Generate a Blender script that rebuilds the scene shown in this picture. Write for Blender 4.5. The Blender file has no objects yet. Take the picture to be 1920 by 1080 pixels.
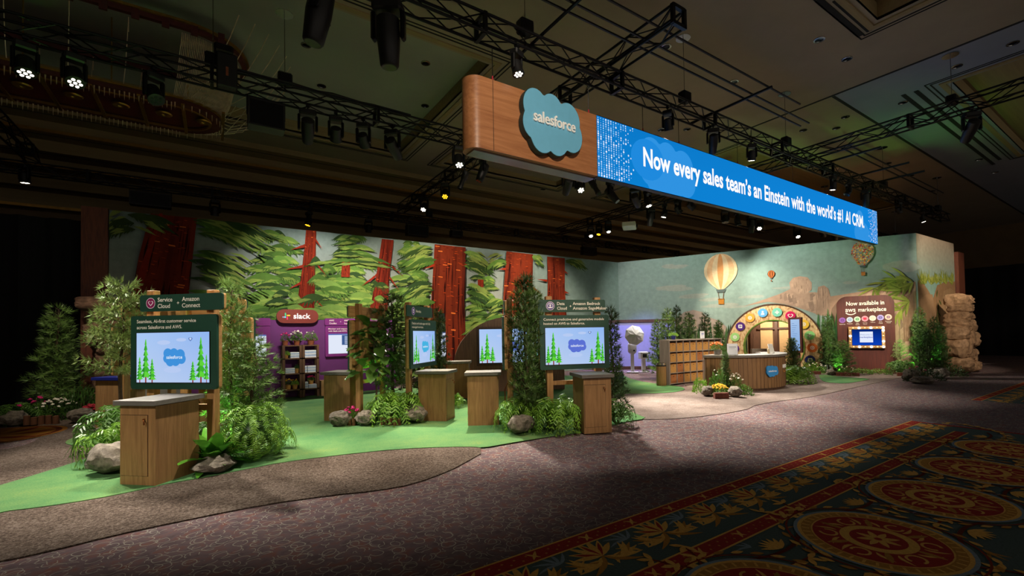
import bpy, math, random
from mathutils import Vector, Matrix, Euler, noise
R = math.radians
rnd = random.Random(7)
scene = bpy.context.scene
COL = scene.collection

# ------------------------------------------------------------------ camera
FPX, CX, CY, YAW, PIT, ROL, CAMH = 864.12, 992.22, 607.41, .60240, .02179, -.01710, 1.6
fw = Vector((math.sin(YAW)*math.cos(PIT), math.cos(YAW)*math.cos(PIT), math.sin(PIT)))
r0 = Vector((math.cos(YAW), -math.sin(YAW), 0)); u0 = r0.cross(fw)
rt = r0*math.cos(ROL)+u0*math.sin(ROL); up = -r0*math.sin(ROL)+u0*math.cos(ROL)
CAMP = Vector((0, 0, CAMH))
cam = bpy.data.cameras.new('camera'); camo = bpy.data.objects.new('camera', cam); COL.objects.link(camo)
camo.matrix_world = Matrix(((rt.x, up.x, -fw.x, 0), (rt.y, up.y, -fw.y, 0), (rt.z, up.z, -fw.z, CAMH), (0, 0, 0, 1)))
cam.sensor_width = 36; cam.sensor_fit = 'HORIZONTAL'; cam.lens = FPX/1920*36
cam.shift_x = -(CX-960)/1920; cam.shift_y = (CY-540)/1920; cam.clip_start = .05; cam.clip_end = 200
scene.camera = camo
def ray(x, y): return fw+rt*((x-CX)/FPX)-up*((y-CY)/FPX)
def G(x, y, z=0.0):                       # photo pixel -> point on a horizontal plane
    d = ray(x, y); return CAMP+d*((z-CAMH)/d.z)
def PY(x, y, Y): d = ray(x, y); return CAMP+d*(Y/d.y)      # ... on a wall parallel to the banner
def PX(x, y, X): d = ray(x, y); return CAMP+d*(X/d.x)      # ... on a plane across it

# ------------------------------------------------------------------ view, ambient light
vs = scene.view_settings
vs.view_transform = 'Standard'; vs.look = 'None'; vs.gamma = 1; vs.exposure = 0.35; vs.use_curve_mapping = False
w = bpy.data.worlds.new('hall_ambience'); scene.world = w; w.use_nodes = True
w.node_tree.nodes['Background'].inputs[0].default_value = (.9, .8, .68, 1)
w.node_tree.nodes['Background'].inputs[1].default_value = .40

# ------------------------------------------------------------------ key planes of the place (metres)
WALLY, WALLH = 15.35, 4.88                # forest mural wall
RA, RB = Vector((15.66, 15.35)), Vector((20.16, 5.5))      # splayed sky mural wall, corner to corner
RL = (RB-RA).length; RE = (RB-RA)/RL; RN = Vector((RE.y, -RE.x)); RANG = math.atan2(RE.y, RE.x)
BANY = 6.3; TZ = 6.28; CEIL = 8.09
def RW(x, y, off=0.0):                    # pixel -> (u along sky wall, z) on a plane off metres in front of it
    P = RA+RN*off; d = ray(x, y); t = ((P-CAMP.xy).dot(RN))/(d.xy.dot(RN)); Q = CAMP+d*t
    return ((Q.xy-RA).dot(RE), Q.z)

# ------------------------------------------------------------------ stage lights
WARM, NEUT, COOL, GREEN, VIO, AMB = (1, .86, .68), (1, .93, .82), (.85, .92, 1), (.25, 1, .15), (.32, .3, 1), (1, .72, .2)
T_F, T_M, T_B, T_L, T_R = 6.3, 10.2, 18.4, 6.35, 14.55      # truss lines: front, middle, back (Y); cross (X)
# kind, truss, pixel x, y, then for a lamp that is on: target, watts, cone, colour
FIX = [
 ('spot', 'F', 595, 0, (.1, 6.9, .3), 480, 46, NEUT), ('spot', 'F', 722, 60, (2.3, 6.75, 0), 420, 44, WARM),
 ('wash_on', 'F', 960, 128, (4.6, 4.9, 0), 130, 28, NEUT), ('wash', 'F', 1242, 228, (10.4, 7.4, 0), 420, 60, NEUT),
 ('spot', 'F', 1327, 268, (12.3, 8.9, .7), 800, 40, WARM), ('wash_on', 'F', 1399, 290, (12.0, 7.4, .2), 420, 56, NEUT),
 ('wash_on', 'F', 1552, 345, (15.6, 7.2, .1), 620, 56, NEUT), ('wash', 'F', 1581, 352, (14.4, 8.6, .6), 520, 44, WARM), ('spot', 'F', 1614, 364, (18.6, 6.6, 1.6), 520, 40, WARM),
 ('wash_on', 'F', 1676, 392, (22.6, 5.3, 3.2), 520, 40, WARM), ('wash_on', 'F', 1721, 408, (23.6, 5.3, 2.2), 480, 44, WARM),
 ('wash_on', 'M', 53, 118, (-1.6, 7.9, .1), 380, 46, NEUT), ('wash_on', 'M', 143, 132, (-.7, 7.3, .5), 330, 40, NEUT),
 ('wash', 'M', 290, 164, (1.0, 7.1, .2), 620, 46, NEUT), ('spot', 'M', 575, 245, (2.3, 15.3, 2.6), 290, 54, NEUT),
 ('wash', 'M', 627, 245, (3.2, 15.3, 2.2), 270, 58, NEUT), ('wash', 'M', 678, 255, (5.8, 15.3, 2.4), 360, 56, WARM), ('spot', 'M', 732, 280, (8.2, 15.3, 2.6), 420, 54, WARM),
 ('wash_on', 'M', 855, 302, (4.3, 7.3, .2), 1000, 44, NEUT),
 ('spot', 'M', 1059, 347, (10.6, 15.3, 2.6), 480, 52, WARM), ('wash_on', 'M', 1081, 350, (7.2, 6.2, 0), 1500, 40, NEUT), ('profile', 'M', 1106, 366, (9.4, 6.0, 0), 1500, 38, NEUT),
 ('spot', 'M', 1138, 366, (12.2, 6.0, 0), 1500, 38, NEUT), ('spot', 'M', 1185, 374, (16.6, 12.9, 3.0), 360, 66, NEUT), ('wash_on', 'M', 1208, 380, (11.8, 8.6, .8), 520, 46, WARM),
 ('wash', 'M', 1353, 404), ('wash', 'M', 1376, 408), ('spot', 'M', 1402, 413),
 ('wash_on', 'M', 1417, 420, (14.0, 7.6, .1), 420, 52, NEUT), ('wash_on', 'M', 1488, 434, (18.6, 7.0, .2), 420, 50, WARM),
 ('wash_on', 'L', 803, 407, (3.2, 12.2, .1), 620, 60, NEUT), ('wash_amber', 'L', 843, 388, (4.0, 9.8, .1), 160, 50, AMB), ('profile', 'L', 880, 366), ('spot', 'L', 915, 335),
 ('wash_on', 'R', 1112, 447, (12.0, 12.2, .1), 380, 60, NEUT), ('wash_amber', 'R', 1128, 449), ('wash_on', 'R', 1145, 440, (13.4, 12.4, .2), 160, 60, VIO),
 ('spot', 'R', 1225, 414, (15.0, 13.8, 1.0), 420, 50, VIO), ('wash_on', 'R', 1251, 408, (13.6, 12.6, 1.2), 300, 46, NEUT),
 ('wash', 'R', 1276, 398, (17.7, 10.0, 2.0), 330, 66, WARM), ('wash', 'R', 1300, 390, (18.8, 7.9, 2.6), 360, 64, NEUT), ('spot', 'R', 1826, 258, (19.2, 6.6, 1.5), 800, 28, WARM),
 ('wash', 'B', 403, 352), ('wash_amber', 'B', 578, 412), ('wash_amber', 'B', 689, 432),
 ('wash_on', 'C', 60, 322), ('wash', 'M', -75, 95, (-1.6, 13.6, 1.3), 150, 46, WARM), ('wash', 'M', -130, 85, (-1.0, 10.4, .8), 260, 44, NEUT),  # last two M lamps hang out of view, added to brighten the left end
]
def fix_pos(f):
    k, t, x, y = f[:4]
    if t == 'F': return Vector((PY(x, y, T_F).x, T_F, TZ))
    if t == 'M': return Vector((PY(x, y, T_M).x, T_M, TZ))
    if t == 'B': return Vector((PY(x, y, T_B).x, T_B, TZ))
    X = {'L': T_L, 'R': T_R, 'C': -4.13}[t]; return Vector((X, PX(x, y, X).y, TZ))
LIGHT_GAIN = 3.0
def lamp(name, kind, loc, target, watts, deg, color, size=.1, blend=.6):
    l = bpy.data.lights.new(name, kind); l.energy = watts*LIGHT_GAIN; l.color = color
    if kind == 'SPOT': l.spot_size = R(deg); l.spot_blend = blend; l.shadow_soft_size = size
    o = bpy.data.objects.new(name, l); COL.objects.link(o); o.location = loc
    o.rotation_euler = (Vector(target)-Vector(loc)).to_track_quat('-Z', 'Y').to_euler(); return o
for f in FIX:
    if len(f) > 4:
        p = fix_pos(f); near = f[1] == 'F' and f[2] > 800; hd = Vector((0, .35 if f[2] == 960 and near else 0, .35 if near else .42)); d = (Vector(f[4])-(p-hd)).normalized()
        lamp('stage_beam', 'SPOT', p-hd+d*(.2 if near else .34), f[4], f[5], f[6], f[7])
for loc, tg, wt, dg, c in (((1.0, -1.6, 6.6), (4.7, 6.3, 5.12), 620, 24, WARM), ((-5.2, 1.2, 6.4), (-.7, 7.2, 1.1), 420, 24, NEUT), ((2.6, -1.6, 6.6), (4.9, 6.0, 1.3), 420, 20, WARM), ((7.5, -1.6, 6.6), (3.2, 8.6, 1.2), 420, 22, WARM), ((8.0, -1.6, 6.6), (12.2, 6.9, .55), 700, 20, WARM), ((14.4, .4, 6.4), (22.3, 5.4, 3.7), 900, 22, WARM), ((14.4, 1.0, 6.4), (22.0, 5.0, 1.2), 480, 20, WARM)):
    lamp('unseen_front_beam', 'SPOT', loc, tg, wt, dg, c)            # unseen spots in front, added to brighten banner, counters and end wall
# no ceiling lamps are set; the uniform world supplies the hall's dim light
#

# ------------------------------------------------------------------ helpers: colour, materials
def S(h, a=1.0):
    h = h.lstrip('#'); c = [int(h[i:i+2], 16)/255 for i in (0, 2, 4)]
    return tuple((x/12.92 if x <= .04045 else ((x+.055)/1.055)**2.4) for x in c)+(a,)
def mixc(a, b, t): return tuple(a[i]*(1-t)+b[i]*t for i in range(3))+(1,)
MATS = {}
def _new(name):
    m = bpy.data.materials.new(name); m.use_nodes = True; MATS[name] = m
    nt = m.node_tree; return m, nt, nt.nodes['Principled BSDF']
def N(nt, t, **kw):
    n = nt.nodes.new(t)
    for k, v in kw.items():
        if k in n.inputs: n.inputs[k].default_value = v
        else: setattr(n, k, v)
    return n
def ramp(nt, stops):
    n = nt.nodes.new('ShaderNodeValToRGB'); e = n.color_ramp.elements
    while len(e) < len(stops): e.new(.5)
    for i, (p, c) in enumerate(stops): e[i].position = p; e[i].color = c
    return n
def mat(name, hexc, rough=.6, metal=0, var=.25, scale=9, bump=0, spec=.5, stretch=(1, 1, 1), hex2=None, detail=5, sub=0):
    m, nt, b = _new(name); L = nt.links.new
    c = S(hexc); c2 = S(hex2) if hex2 else tuple(x*(1-var) for x in c[:3])+(1,)
    c1 = c if hex2 else tuple(min(1, x*(1+var*.6)) for x in c[:3])+(1,)
    tc = N(nt, 'ShaderNodeTexCoord'); mp = N(nt, 'ShaderNodeMapping', Scale=stretch); L(tc.outputs['Object'], mp.inputs[0])
    nz = N(nt, 'ShaderNodeTexNoise', Scale=scale, Detail=detail, Roughness=.6); L(mp.outputs[0], nz.inputs['Vector'])
    rp = ramp(nt, [(.3, c2), (.7, c1)]); L(nz.outputs[0], rp.inputs[0]); L(rp.outputs[0], b.inputs['Base Color'])
    b.inputs['Roughness'].default_value = rough; b.inputs['Metallic'].default_value = metal; b.inputs['Specular IOR Level'].default_value = spec
    if bump:
        bp = N(nt, 'ShaderNodeBump', Strength=bump, Distance=.02); L(nz.outputs[0], bp.inputs['Height']); L(bp.outputs[0], b.inputs['Normal'])
    if sub: b.inputs['Subsurface Weight'].default_value = sub
    return m
def leafmat(name, h1, h2, scale=6, rough=.45, trans=.25):
    m, nt, b = _new(name); L = nt.links.new
    tc = N(nt, 'ShaderNodeTexCoord'); nz = N(nt, 'ShaderNodeTexNoise', Scale=scale, Detail=3); L(tc.outputs['Object'], nz.inputs['Vector'])
    oi = N(nt, 'ShaderNodeObjectInfo'); ad = N(nt, 'ShaderNodeMath', operation='ADD'); ml = N(nt, 'ShaderNodeMath', operation='MULTIPLY'); ml.inputs[1].default_value = .35
    L(oi.outputs['Random'], ml.inputs[0]); L(ml.outputs[0], ad.inputs[0]); L(nz.outputs[0], ad.inputs[1])
    rp = ramp(nt, [(.4, S(h1)), (.95, S(h2))]); L(ad.outputs[0], rp.inputs[0]); L(rp.outputs[0], b.inputs['Base Color'])
    b.inputs['Roughness'].default_value = rough
    tr = N(nt, 'ShaderNodeBsdfTranslucent'); mx = N(nt, 'ShaderNodeMixShader'); mx.inputs[0].default_value = trans
    L(rp.outputs[0], tr.inputs[0]); L(b.outputs[0], mx.inputs[1]); L(tr.outputs[0], mx.inputs[2]); L(mx.outputs[0], nt.nodes['Material Output'].inputs[0])
    return m
def emis(name, hexc, strength):
    m, nt, b = _new(name); b.inputs['Base Color'].default_value = S(hexc); b.inputs['Emission Color'].default_value = S(hexc); b.inputs['Emission Strength'].default_value = strength; return m
def printmat(name, rough=.6, emit=0, nvar=0, nscale=6, spec=.4):
    m, nt, b = _new(name); L = nt.links.new
    at = N(nt, 'ShaderNodeAttribute', attribute_name='Col'); out = at.outputs['Color']
    if nvar:
        tc = N(nt, 'ShaderNodeTexCoord'); nz = N(nt, 'ShaderNodeTexNoise', Scale=nscale, Detail=6, Roughness=.65); L(tc.outputs['Object'], nz.inputs['Vector'])
        mr = N(nt, 'ShaderNodeMapRange'); mr.inputs[1].default_value = .3; mr.inputs[2].default_value = .7; mr.inputs[3].default_value = 1-nvar; mr.inputs[4].default_value = 1+nvar*.6
        L(nz.outputs[0], mr.inputs[0]); mx = N(nt, 'ShaderNodeVectorMath', operation='SCALE'); L(out, mx.inputs[0]); L(mr.outputs[0], mx.inputs['Scale']); out = mx.outputs[0]
    b.inputs['Roughness'].default_value = rough; b.inputs['Specular IOR Level'].default_value = spec
    if emit:
        b.inputs['Base Color'].default_value = (0, 0, 0, 1); b.inputs['Specular IOR Level'].default_value = 0; L(out, b.inputs['Emission Color']); b.inputs['Emission Strength'].default_value = emit; b.inputs['Roughness'].default_value = .25
    else: L(out, b.inputs['Base Color'])
    return m
def wood(name, h1, h2, axis='z', scale=1.0, rough=.55, planks=0):
    m, nt, b = _new(name); L = nt.links.new
    st = {'z': (14, 14, .9), 'x': (.9, 14, 14), 'y': (14, .9, 14)}[axis]
    tc = N(nt, 'ShaderNodeTexCoord'); mp = N(nt, 'ShaderNodeMapping', Scale=tuple(s*scale for s in st)); L(tc.outputs['Object'], mp.inputs[0])
    nz = N(nt, 'ShaderNodeTexNoise', Scale=1.6, Detail=7, Roughness=.7, Distortion=.6); L(mp.outputs[0], nz.inputs['Vector'])
    rp = ramp(nt, [(.32, S(h2)), (.68, S(h1))]); L(nz.outputs[0], rp.inputs[0]); L(rp.outputs[0], b.inputs['Base Color'])
    bp = N(nt, 'ShaderNodeBump', Strength=.12, Distance=.01); L(nz.outputs[0], bp.inputs['Height']); L(bp.outputs[0], b.inputs['Normal'])
    b.inputs['Roughness'].default_value = rough; return m

# ------------------------------------------------------------------ helpers: meshes and things
class MB:
    def __init__(s): s.v = []; s.f = []; s.mi = []; s.M = None; s.m = 0
    def add(s, vs, fs):
        o = len(s.v); M = s.M
        s.v += [tuple(M @ Vector(p)) for p in vs] if M else [tuple(p) for p in vs]
        s.f += [tuple(i+o for i in q) for q in fs]; s.mi += [s.m]*len(fs); return s
    def box(s, x0, y0, z0, x1, y1, z1, bev=0):
        if bev <= 0:
            return s.add([(x0, y0, z0), (x1, y0, z0), (x1, y1, z0), (x0, y1, z0), (x0, y0, z1), (x1, y0, z1), (x1, y1, z1), (x0, y1, z1)],
                [(3, 2, 1, 0), (4, 5, 6, 7), (0, 1, 5, 4), (1, 2, 6, 5), (2, 3, 7, 6), (3, 0, 4, 7)])
        b = bev; P = lambda d: [(x0+d, y0), (x1-d, y0), (x1, y0+d), (x1, y1-d), (x1-d, y1), (x0+d, y1), (x0, y1-d), (x0, y0+d)]
        Q = [(x0+b, y0+b), (x1-b, y0+b), (x1-b, y0+b), (x1-b, y1-b), (x1-b, y1-b), (x0+b, y1-b), (x0+b, y1-b), (x0+b, y0+b)]
        return s.loft([[(x, y, z0) for x, y in Q], [(x, y, z0+b) for x, y in P(b)], [(x, y, z1-b) for x, y in P(b)], [(x, y, z1) for x, y in Q]], cap=True)
    def loft(s, rings, cap=True, closed=True):
        n = len(rings[0]); vs = [p for r in rings for p in r]; fs = []
        for i in range(len(rings)-1):
            for j in range(n if closed else n-1):
                k = (j+1) % n; fs.append((i*n+j, i*n+k, (i+1)*n+k, (i+1)*n+j))
        if cap: fs.append(tuple(range(n-1, -1, -1))); fs.append(tuple((len(rings)-1)*n+j for j in range(n)))
        return s.add(vs, fs)
    def cyl(s, p0, p1, ra, rb=None, n=10, cap=True):
        rb = ra if rb is None else rb; p0 = Vector(p0); p1 = Vector(p1); d = (p1-p0).normalized()
        a = d.orthogonal().normalized(); b = d.cross(a)
        ring = lambda p, r: [p+(a*math.cos(2*math.pi*i/n)+b*math.sin(2*math.pi*i/n))*r for i in range(n)]
        return s.loft([ring(p0, ra), ring(p1, rb)], cap)
    def tube(s, pts, r, n=6):
        pts = [Vector(p) for p in pts]; rings = []
        for i, p in enumerate(pts):
            d = (pts[min(i+1, len(pts)-1)]-pts[max(i-1, 0)]).normalized(); a = d.cross(Vector((.13, .21, .97)))
            a = (a if a.length > .05 else d.orthogonal()).normalized(); b = d.cross(a)
            rr = r[i] if isinstance(r, (list, tuple)) else r
            rings.append([p+(a*math.cos(2*math.pi*k/n)+b*math.sin(2*math.pi*k/n))*rr for k in range(n)])
        return s.loft(rings, True)
    def lathe(s, prof, n=20, c=(0, 0), cap=True):
        return s.loft([[(c[0]+r*math.cos(2*math.pi*i/n), c[1]+r*math.sin(2*math.pi*i/n), z) for i in range(n)] for r, z in prof], cap)
    def prism(s, poly, y0, y1):                # outline in x,z pushed from y0 to y1
        if sum(poly[i][0]*poly[(i+1) % len(poly)][1]-poly[(i+1) % len(poly)][0]*poly[i][1] for i in range(len(poly))) < 0: poly = poly[::-1]
        n = len(poly); vs = [(x, y0, z) for x, z in poly]+[(x, y1, z) for x, z in poly]
        return s.add(vs, [tuple(range(n)), tuple(range(2*n-1, n-1, -1))]+[(i, i+n, (i+1) % n+n, (i+1) % n) for i in range(n)])
    def slab(s, poly, z0, z1):                 # outline in x,y pushed from z0 to z1
        if sum(poly[i][0]*poly[(i+1) % len(poly)][1]-poly[(i+1) % len(poly)][0]*poly[i][1] for i in range(len(poly))) < 0: poly = poly[::-1]
        n = len(poly); vs = [(x, y, z0) for x, y in poly]+[(x, y, z1) for x, y in poly]
        return s.add(vs, [tuple(range(n-1, -1, -1)), tuple(range(n, 2*n))]+[(i, (i+1) % n, (i+1) % n+n, i+n) for i in range(n)])
    def ball(s, c, r, nu=10, nv=7, sq=(1, 1, 1)):
        rings = []
        for j in range(nv+1):
            t = math.pi*j/nv; rr = max(math.sin(t), .01)*r
            rings.append([(c[0]+rr*math.cos(2*math.pi*i/nu)*sq[0], c[1]+rr*math.sin(2*math.pi*i/nu)*sq[1], c[2]-r*math.cos(t)*sq[2]) for i in range(nu)])
        return s.loft(rings, True)
    def mesh(s, name, mats, smooth=0):
        me = bpy.data.meshes.new(name); me.from_pydata(s.v, [], s.f)
        for m in (mats if isinstance(mats, (list, tuple)) else [mats]): me.materials.append(MATS[m] if isinstance(m, str) else m)
        if isinstance(mats, (list, tuple)): me.polygons.foreach_set('material_index', s.mi)
        if smooth:
            me.polygons.foreach_set('use_smooth', [True]*len(s.f)); me.set_sharp_from_angle(angle=R(smooth))
        me.update(); return me
    def obj(s, name, mats, parent=None, smooth=0): return link(name, s.mesh(name, mats, smooth), parent)
def link(name, data, parent=None, loc=None, rot=None, scale=None):
    o = bpy.data.objects.new(name, data); COL.objects.link(o)
    if parent is not None: o.parent = parent
    if loc is not None: o.location = loc
    if rot is not None: o.rotation_euler = rot
    if scale is not None: o.scale = scale
    return o
def tag(o, label, cat, group=None, kind=None):
    o['label'] = label; o['category'] = cat
    if group: o['group'] = group
    if kind: o['kind'] = kind
    return o
def struct(o, label=None):
    o['kind'] = 'structure'
    if label: o['label'] = label
    return o
def stuff(o): o['kind'] = 'stuff'; return o
def thing(name, label, cat, loc=(0, 0, 0), rz=0, group=None):
    o = link(name, None, None, loc, (0, 0, rz)); o.empty_display_size = .1; return tag(o, label, cat, group)
def copy_tree(o, parent=None):
    c = o.copy(); COL.objects.link(c)
    if parent is not None: c.parent = parent
    for ch in list(o.children): copy_tree(ch, c)
    return c
def part(name, mats, parent, fn, smooth=0):
    b = MB(); fn(b); return b.obj(name, mats, parent, smooth)
def boxp(name, m, parent, *a, bev=0): return MB().box(*a, bev=bev).obj(name, m, parent)

# text outlines from the built-in typeface
_txt = {}
def text_geo(s, bold=0.0):
    k = (s, bold)
    if k not in _txt:
        cu = bpy.data.curves.new('lettering', 'FONT'); cu.body = s; cu.resolution_u = 3; cu.offset = bold; cu.fill_mode = 'FRONT'
        ob = bpy.data.objects.new('lettering', cu); COL.objects.link(ob)
        me = bpy.data.meshes.new_from_object(ob.evaluated_get(bpy.context.evaluated_depsgraph_get()))
        vs = [(v.co.x, v.co.y) for v in me.vertices]; fs = [tuple(p.vertices) for p in me.polygons if p.normal.z >= 0 or True]
        bpy.data.objects.remove(ob); bpy.data.curves.remove(cu); bpy.data.meshes.remove(me)
        x0 = min(v[0] for v in vs); x1 = max(v[0] for v in vs)
        _txt[k] = ([(x-x0, y) for x, y in vs], fs, x1-x0)
    return _txt[k]
class PR:
    """flat print: polygons in (u, v) on a surface, each a hair prouder than the one before"""
    def __init__(s, y0=0.0, step=5e-5, floor=False): s.v = []; s.f = []; s.c = []; s.y = y0; s.step = step; s.floor = floor
    def _p(s, u, v): return (u, v, s.y) if s.floor else (u, -s.y, v)
    def raw(s, pts, fs, col):
        o = len(s.v); s.v += [s._p(u, v) for u, v in pts]; s.f += [tuple(i+o for i in q) for q in fs]
        s.c += list(col) if isinstance(col, list) else [col]*len(pts); s.y += s.step; return s
    def poly(s, pts, col):
        pts = list(pts)
        if sum(pts[i][0]*pts[(i+1) % len(pts)][1]-pts[(i+1) % len(pts)][0]*pts[i][1] for i in range(len(pts))) < 0:
            pts = pts[::-1]; col = col[::-1] if isinstance(col, list) else col
        return s.raw(pts, [tuple(range(len(pts)))], S(col) if isinstance(col, str) else col)
    def rect(s, u0, v0, u1, v1, col): return s.poly([(u0, v0), (u1, v0), (u1, v1), (u0, v1)], col)
    def rrect(s, u0, v0, u1, v1, r, col): return s.poly(rrect(u0, v0, u1, v1, r), col)
    def disc(s, u, v, r, col, n=24, ry=None):
        ry = r if ry is None else ry
        return s.poly([(u+r*math.cos(2*math.pi*i/n), v+ry*math.sin(2*math.pi*i/n)) for i in range(n)], col)
    def ring(s, u, v, r1, r2, col, n=32, a0=0, a1=360):
        c = S(col) if isinstance(col, str) else col; m = n+1
        A = [R(a0+(a1-a0)*i/n) for i in range(m)]
        return s.raw([(u+r1*math.cos(a), v+r1*math.sin(a)) for a in A]+[(u+r2*math.cos(a), v+r2*math.sin(a)) for a in A], [(i, i+m, i+1+m, i+1) for i in range(n)], c)
    def line(s, pts, wd, col):
        for a, b in zip(pts, pts[1:]):
            dx, dy = b[0]-a[0], b[1]-a[1]; l = math.hypot(dx, dy) or 1; nx, ny = -dy/l*wd/2, dx/l*wd/2
            s.poly([(a[0]-nx, a[1]-ny), (b[0]-nx, b[1]-ny), (b[0]+nx, b[1]+ny), (a[0]+nx, a[1]+ny)], col)
        return s
    def text(s, t, u, v, size, col, align='l', bold=0.0, width=None, slope=0):
        vs, fs, wd = text_geo(t, bold); k = size; kx = (width/wd) if width else k
        o = {'l': 0, 'c': -wd*kx/2, 'r': -wd*kx}[align]
        return s.raw([(u+o+x*kx, v+y*k) for x, y in vs], fs, S(col) if isinstance(col, str) else col)
    def obj(s, name, m, parent=None):
        me = bpy.data.meshes.new(name); me.from_pydata(s.v, [], s.f)
        a = me.color_attributes.new('Col', 'FLOAT_COLOR', 'POINT'); a.data.foreach_set('color', [x for c in s.c for x in c])
        me.materials.append(MATS[m]); me.update(); return link(name, me, parent)
def rrect(u0, v0, u1, v1, r, n=5):
    P = []
    for cx, cy, a0 in ((u1-r, v0+r, -90), (u1-r, v1-r, 0), (u0+r, v1-r, 90), (u0+r, v0+r, 180)):
        P += [(cx+r*math.cos(R(a0+90*i/n)), cy+r*math.sin(R(a0+90*i/n))) for i in range(n+1)]
    return P
def cloud(cx=0, cy=0, w=1.0, n=88, kx=1.0):
    C = [(-.30, .16, .20), (-.02, .17, .19), (.27, .11, .21), (.32, -.06, .20), (.06, -.14, .20), (-.19, -.15, .20), (-.33, -.04, .18)]
    P = []
    for i in range(n):
        a = 2*math.pi*i/n; dx, dy = math.cos(a), math.sin(a); best = 0
        for x, y, r in C:
            b = dx*x+dy*y; q = b*b-(x*x+y*y-r*r)
            if q > 0: best = max(best, b+math.sqrt(q))
        P.append((cx+dx*best*w*kx, cy+dy*best*w))
    return P
def arcpts(cx, cy, r, a0, a1, n): return [(cx+r*math.cos(R(a0+(a1-a0)*i/n)), cy+r*math.sin(R(a0+(a1-a0)*i/n))) for i in range(n+1)]

# ------------------------------------------------------------------ materials
wood('oak', '#a87e4c', '#7a562f'); wood('oak_x', '#c79a62', '#98703c', 'x'); wood('post_oak', '#b88a54', '#8a6236')
wood('walnut', '#7d5c42', '#573d2a'); wood('counter_wood', '#ab8050', '#7f5a34'); wood('reception_wood', '#8f6a42', '#684a2b')
wood('banner_wood', '#b27a50', '#8a5634', 'x', .7, .38); wood('dark_wood', '#5a3a26', '#3a2416'); wood('grey_wood', '#8f8178', '#6d6058')
wood('mahogany', '#5a2418', '#3f150e'); wood('pallet', '#6f4a30', '#4a2f1c'); wood('grey_wood_x', '#96897c', '#776b60', 'x')
mat('slab_grey', '#6f6962', .5, var=.2, scale=5, stretch=(1, 6, 6)); mat('sign_green', '#16402f', .55, var=.12); mat('sign_green_edge', '#c9a877', .6, var=.2)
mat('purple', '#5a1a5e', .7, var=.12, scale=3); mat('purple_sign', '#6d1269', .6, var=.08); mat('slack_red', '#6d2217', .5, var=.1)
mat('black', '#0b0b0c', .5, var=.3); mat('black_metal', '#111113', .38, .6, var=.3); mat('truss_black', '#0e0e10', .35, .5, var=.3); mat('black_cloth', '#060607', .95, var=.5, scale=3, stretch=(6, 6, .2))
mat('white_plastic', '#dcdad4', .4, var=.04); mat('steel', '#9a9a9a', .25, 1, var=.1); mat('chrome', '#c9c9c9', .12, 1, var=.03); mat('copper', '#a5663a', .3, .9, var=.15); mat('gold', '#a8803a', .35, .8, var=.25)
mat('rock', '#8a7f70', .95, scale=4.5, bump=1.0, hex2='#463e35', detail=12); mat('sandstone', '#b08a66', .9, scale=3.2, bump=.7, hex2='#6e5238', detail=9); mat('pinkstone', '#8c6a54', .9, scale=3, bump=.6, hex2='#4d3527', detail=9)
mat('terracotta', '#8a4a2c', .7, var=.3); mat('wicker', '#cc9a50', .7, scale=26, bump=.9, hex2='#96662c', stretch=(1, 1, 3)); mat('wicker_dark', '#b4723a', .7, scale=26, bump=.9, hex2='#7a461e', stretch=(1, 1, 3)); mat('cardboard', '#b0875a', .8, var=.12)
mat('bark', '#4f3d2c', .9, var=.4, scale=18, bump=.5); mat('soil', '#20160f', .95, var=.4, scale=30, bump=.5); mat('log', '#6e4428', .8, var=.35, scale=14); mat('paper', '#dfe2ea', .6, var=.05); mat('paper_blue', '#a9bce0', .6, var=.15, scale=30)
leafmat('fern', '#3b6a1c', '#93c043'); leafmat('fern_dark', '#26471a', '#5f8a34'); leafmat('pine', '#2f4a1e', '#6f8f42', trans=.2); leafmat('pine_soft', '#5a7538', '#a9bd72', trans=.22); leafmat('pine_dark', '#1c3012', '#48662c', trans=.15); leafmat('glossy', '#2c641e', '#6cae38', rough=.25); leafmat('fig', '#24481a', '#6f9a45', rough=.3); leafmat('shrub', '#2b4d1a', '#6a9136')
mat('yellow_petal', '#e0b010', .6, var=.25); mat('pink_petal', '#c4146a', .6, var=.25); mat('red_petal', '#a5142c', .6, var=.25); mat('white_petal', '#e6dccb', .6, var=.1); mat('orange_petal', '#d2641a', .6, var=.25)
mat('red_wood_post', '#7a3d22', .6, scale=5, stretch=(8, 8, .6), hex2='#4f2514'); mat('navy', '#141f6e', .5, var=.15); mat('teal_ottoman', '#2f4a52', .8, var=.1); mat('cloud_teal', '#6ab0d2', .5, var=.04); mat('cloud_edge', '#18302f', .5); mat('letter_white', '#f3f3f1', .5, var=.02); mat('fabric_white', '#e3e1e0', .7, var=.04)
mat('blue_backdrop', '#9a9ad0', .8, var=.05); mat('brick_red', '#6d3626', .8, var=.3); mat('dark_red', '#4d1610', .5, var=.3); mat('crystal', '#c2ae8c', .3, .1, var=.3)
printmat('print', .6); printmat('mural', .85, nvar=.16, nscale=5, spec=.1); printmat('carpet_print', .95, nvar=.22, nscale=60, spec=.05); printmat('screen', emit=.80); printmat('led', emit=.78)
emis('lens_on', '#fff4e0', 5.0); emis('lens_amber', '#ffb01e', 3.5); emis('bulb_on', '#f2f4ff', 6.0); mat('bulb_off', '#b89a72', .3, var=.1); mat('lens_off', '#1b1d22', .1, .3, var=.2); emis('bulb_dim', '#ffd9a0', .5)
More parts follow.
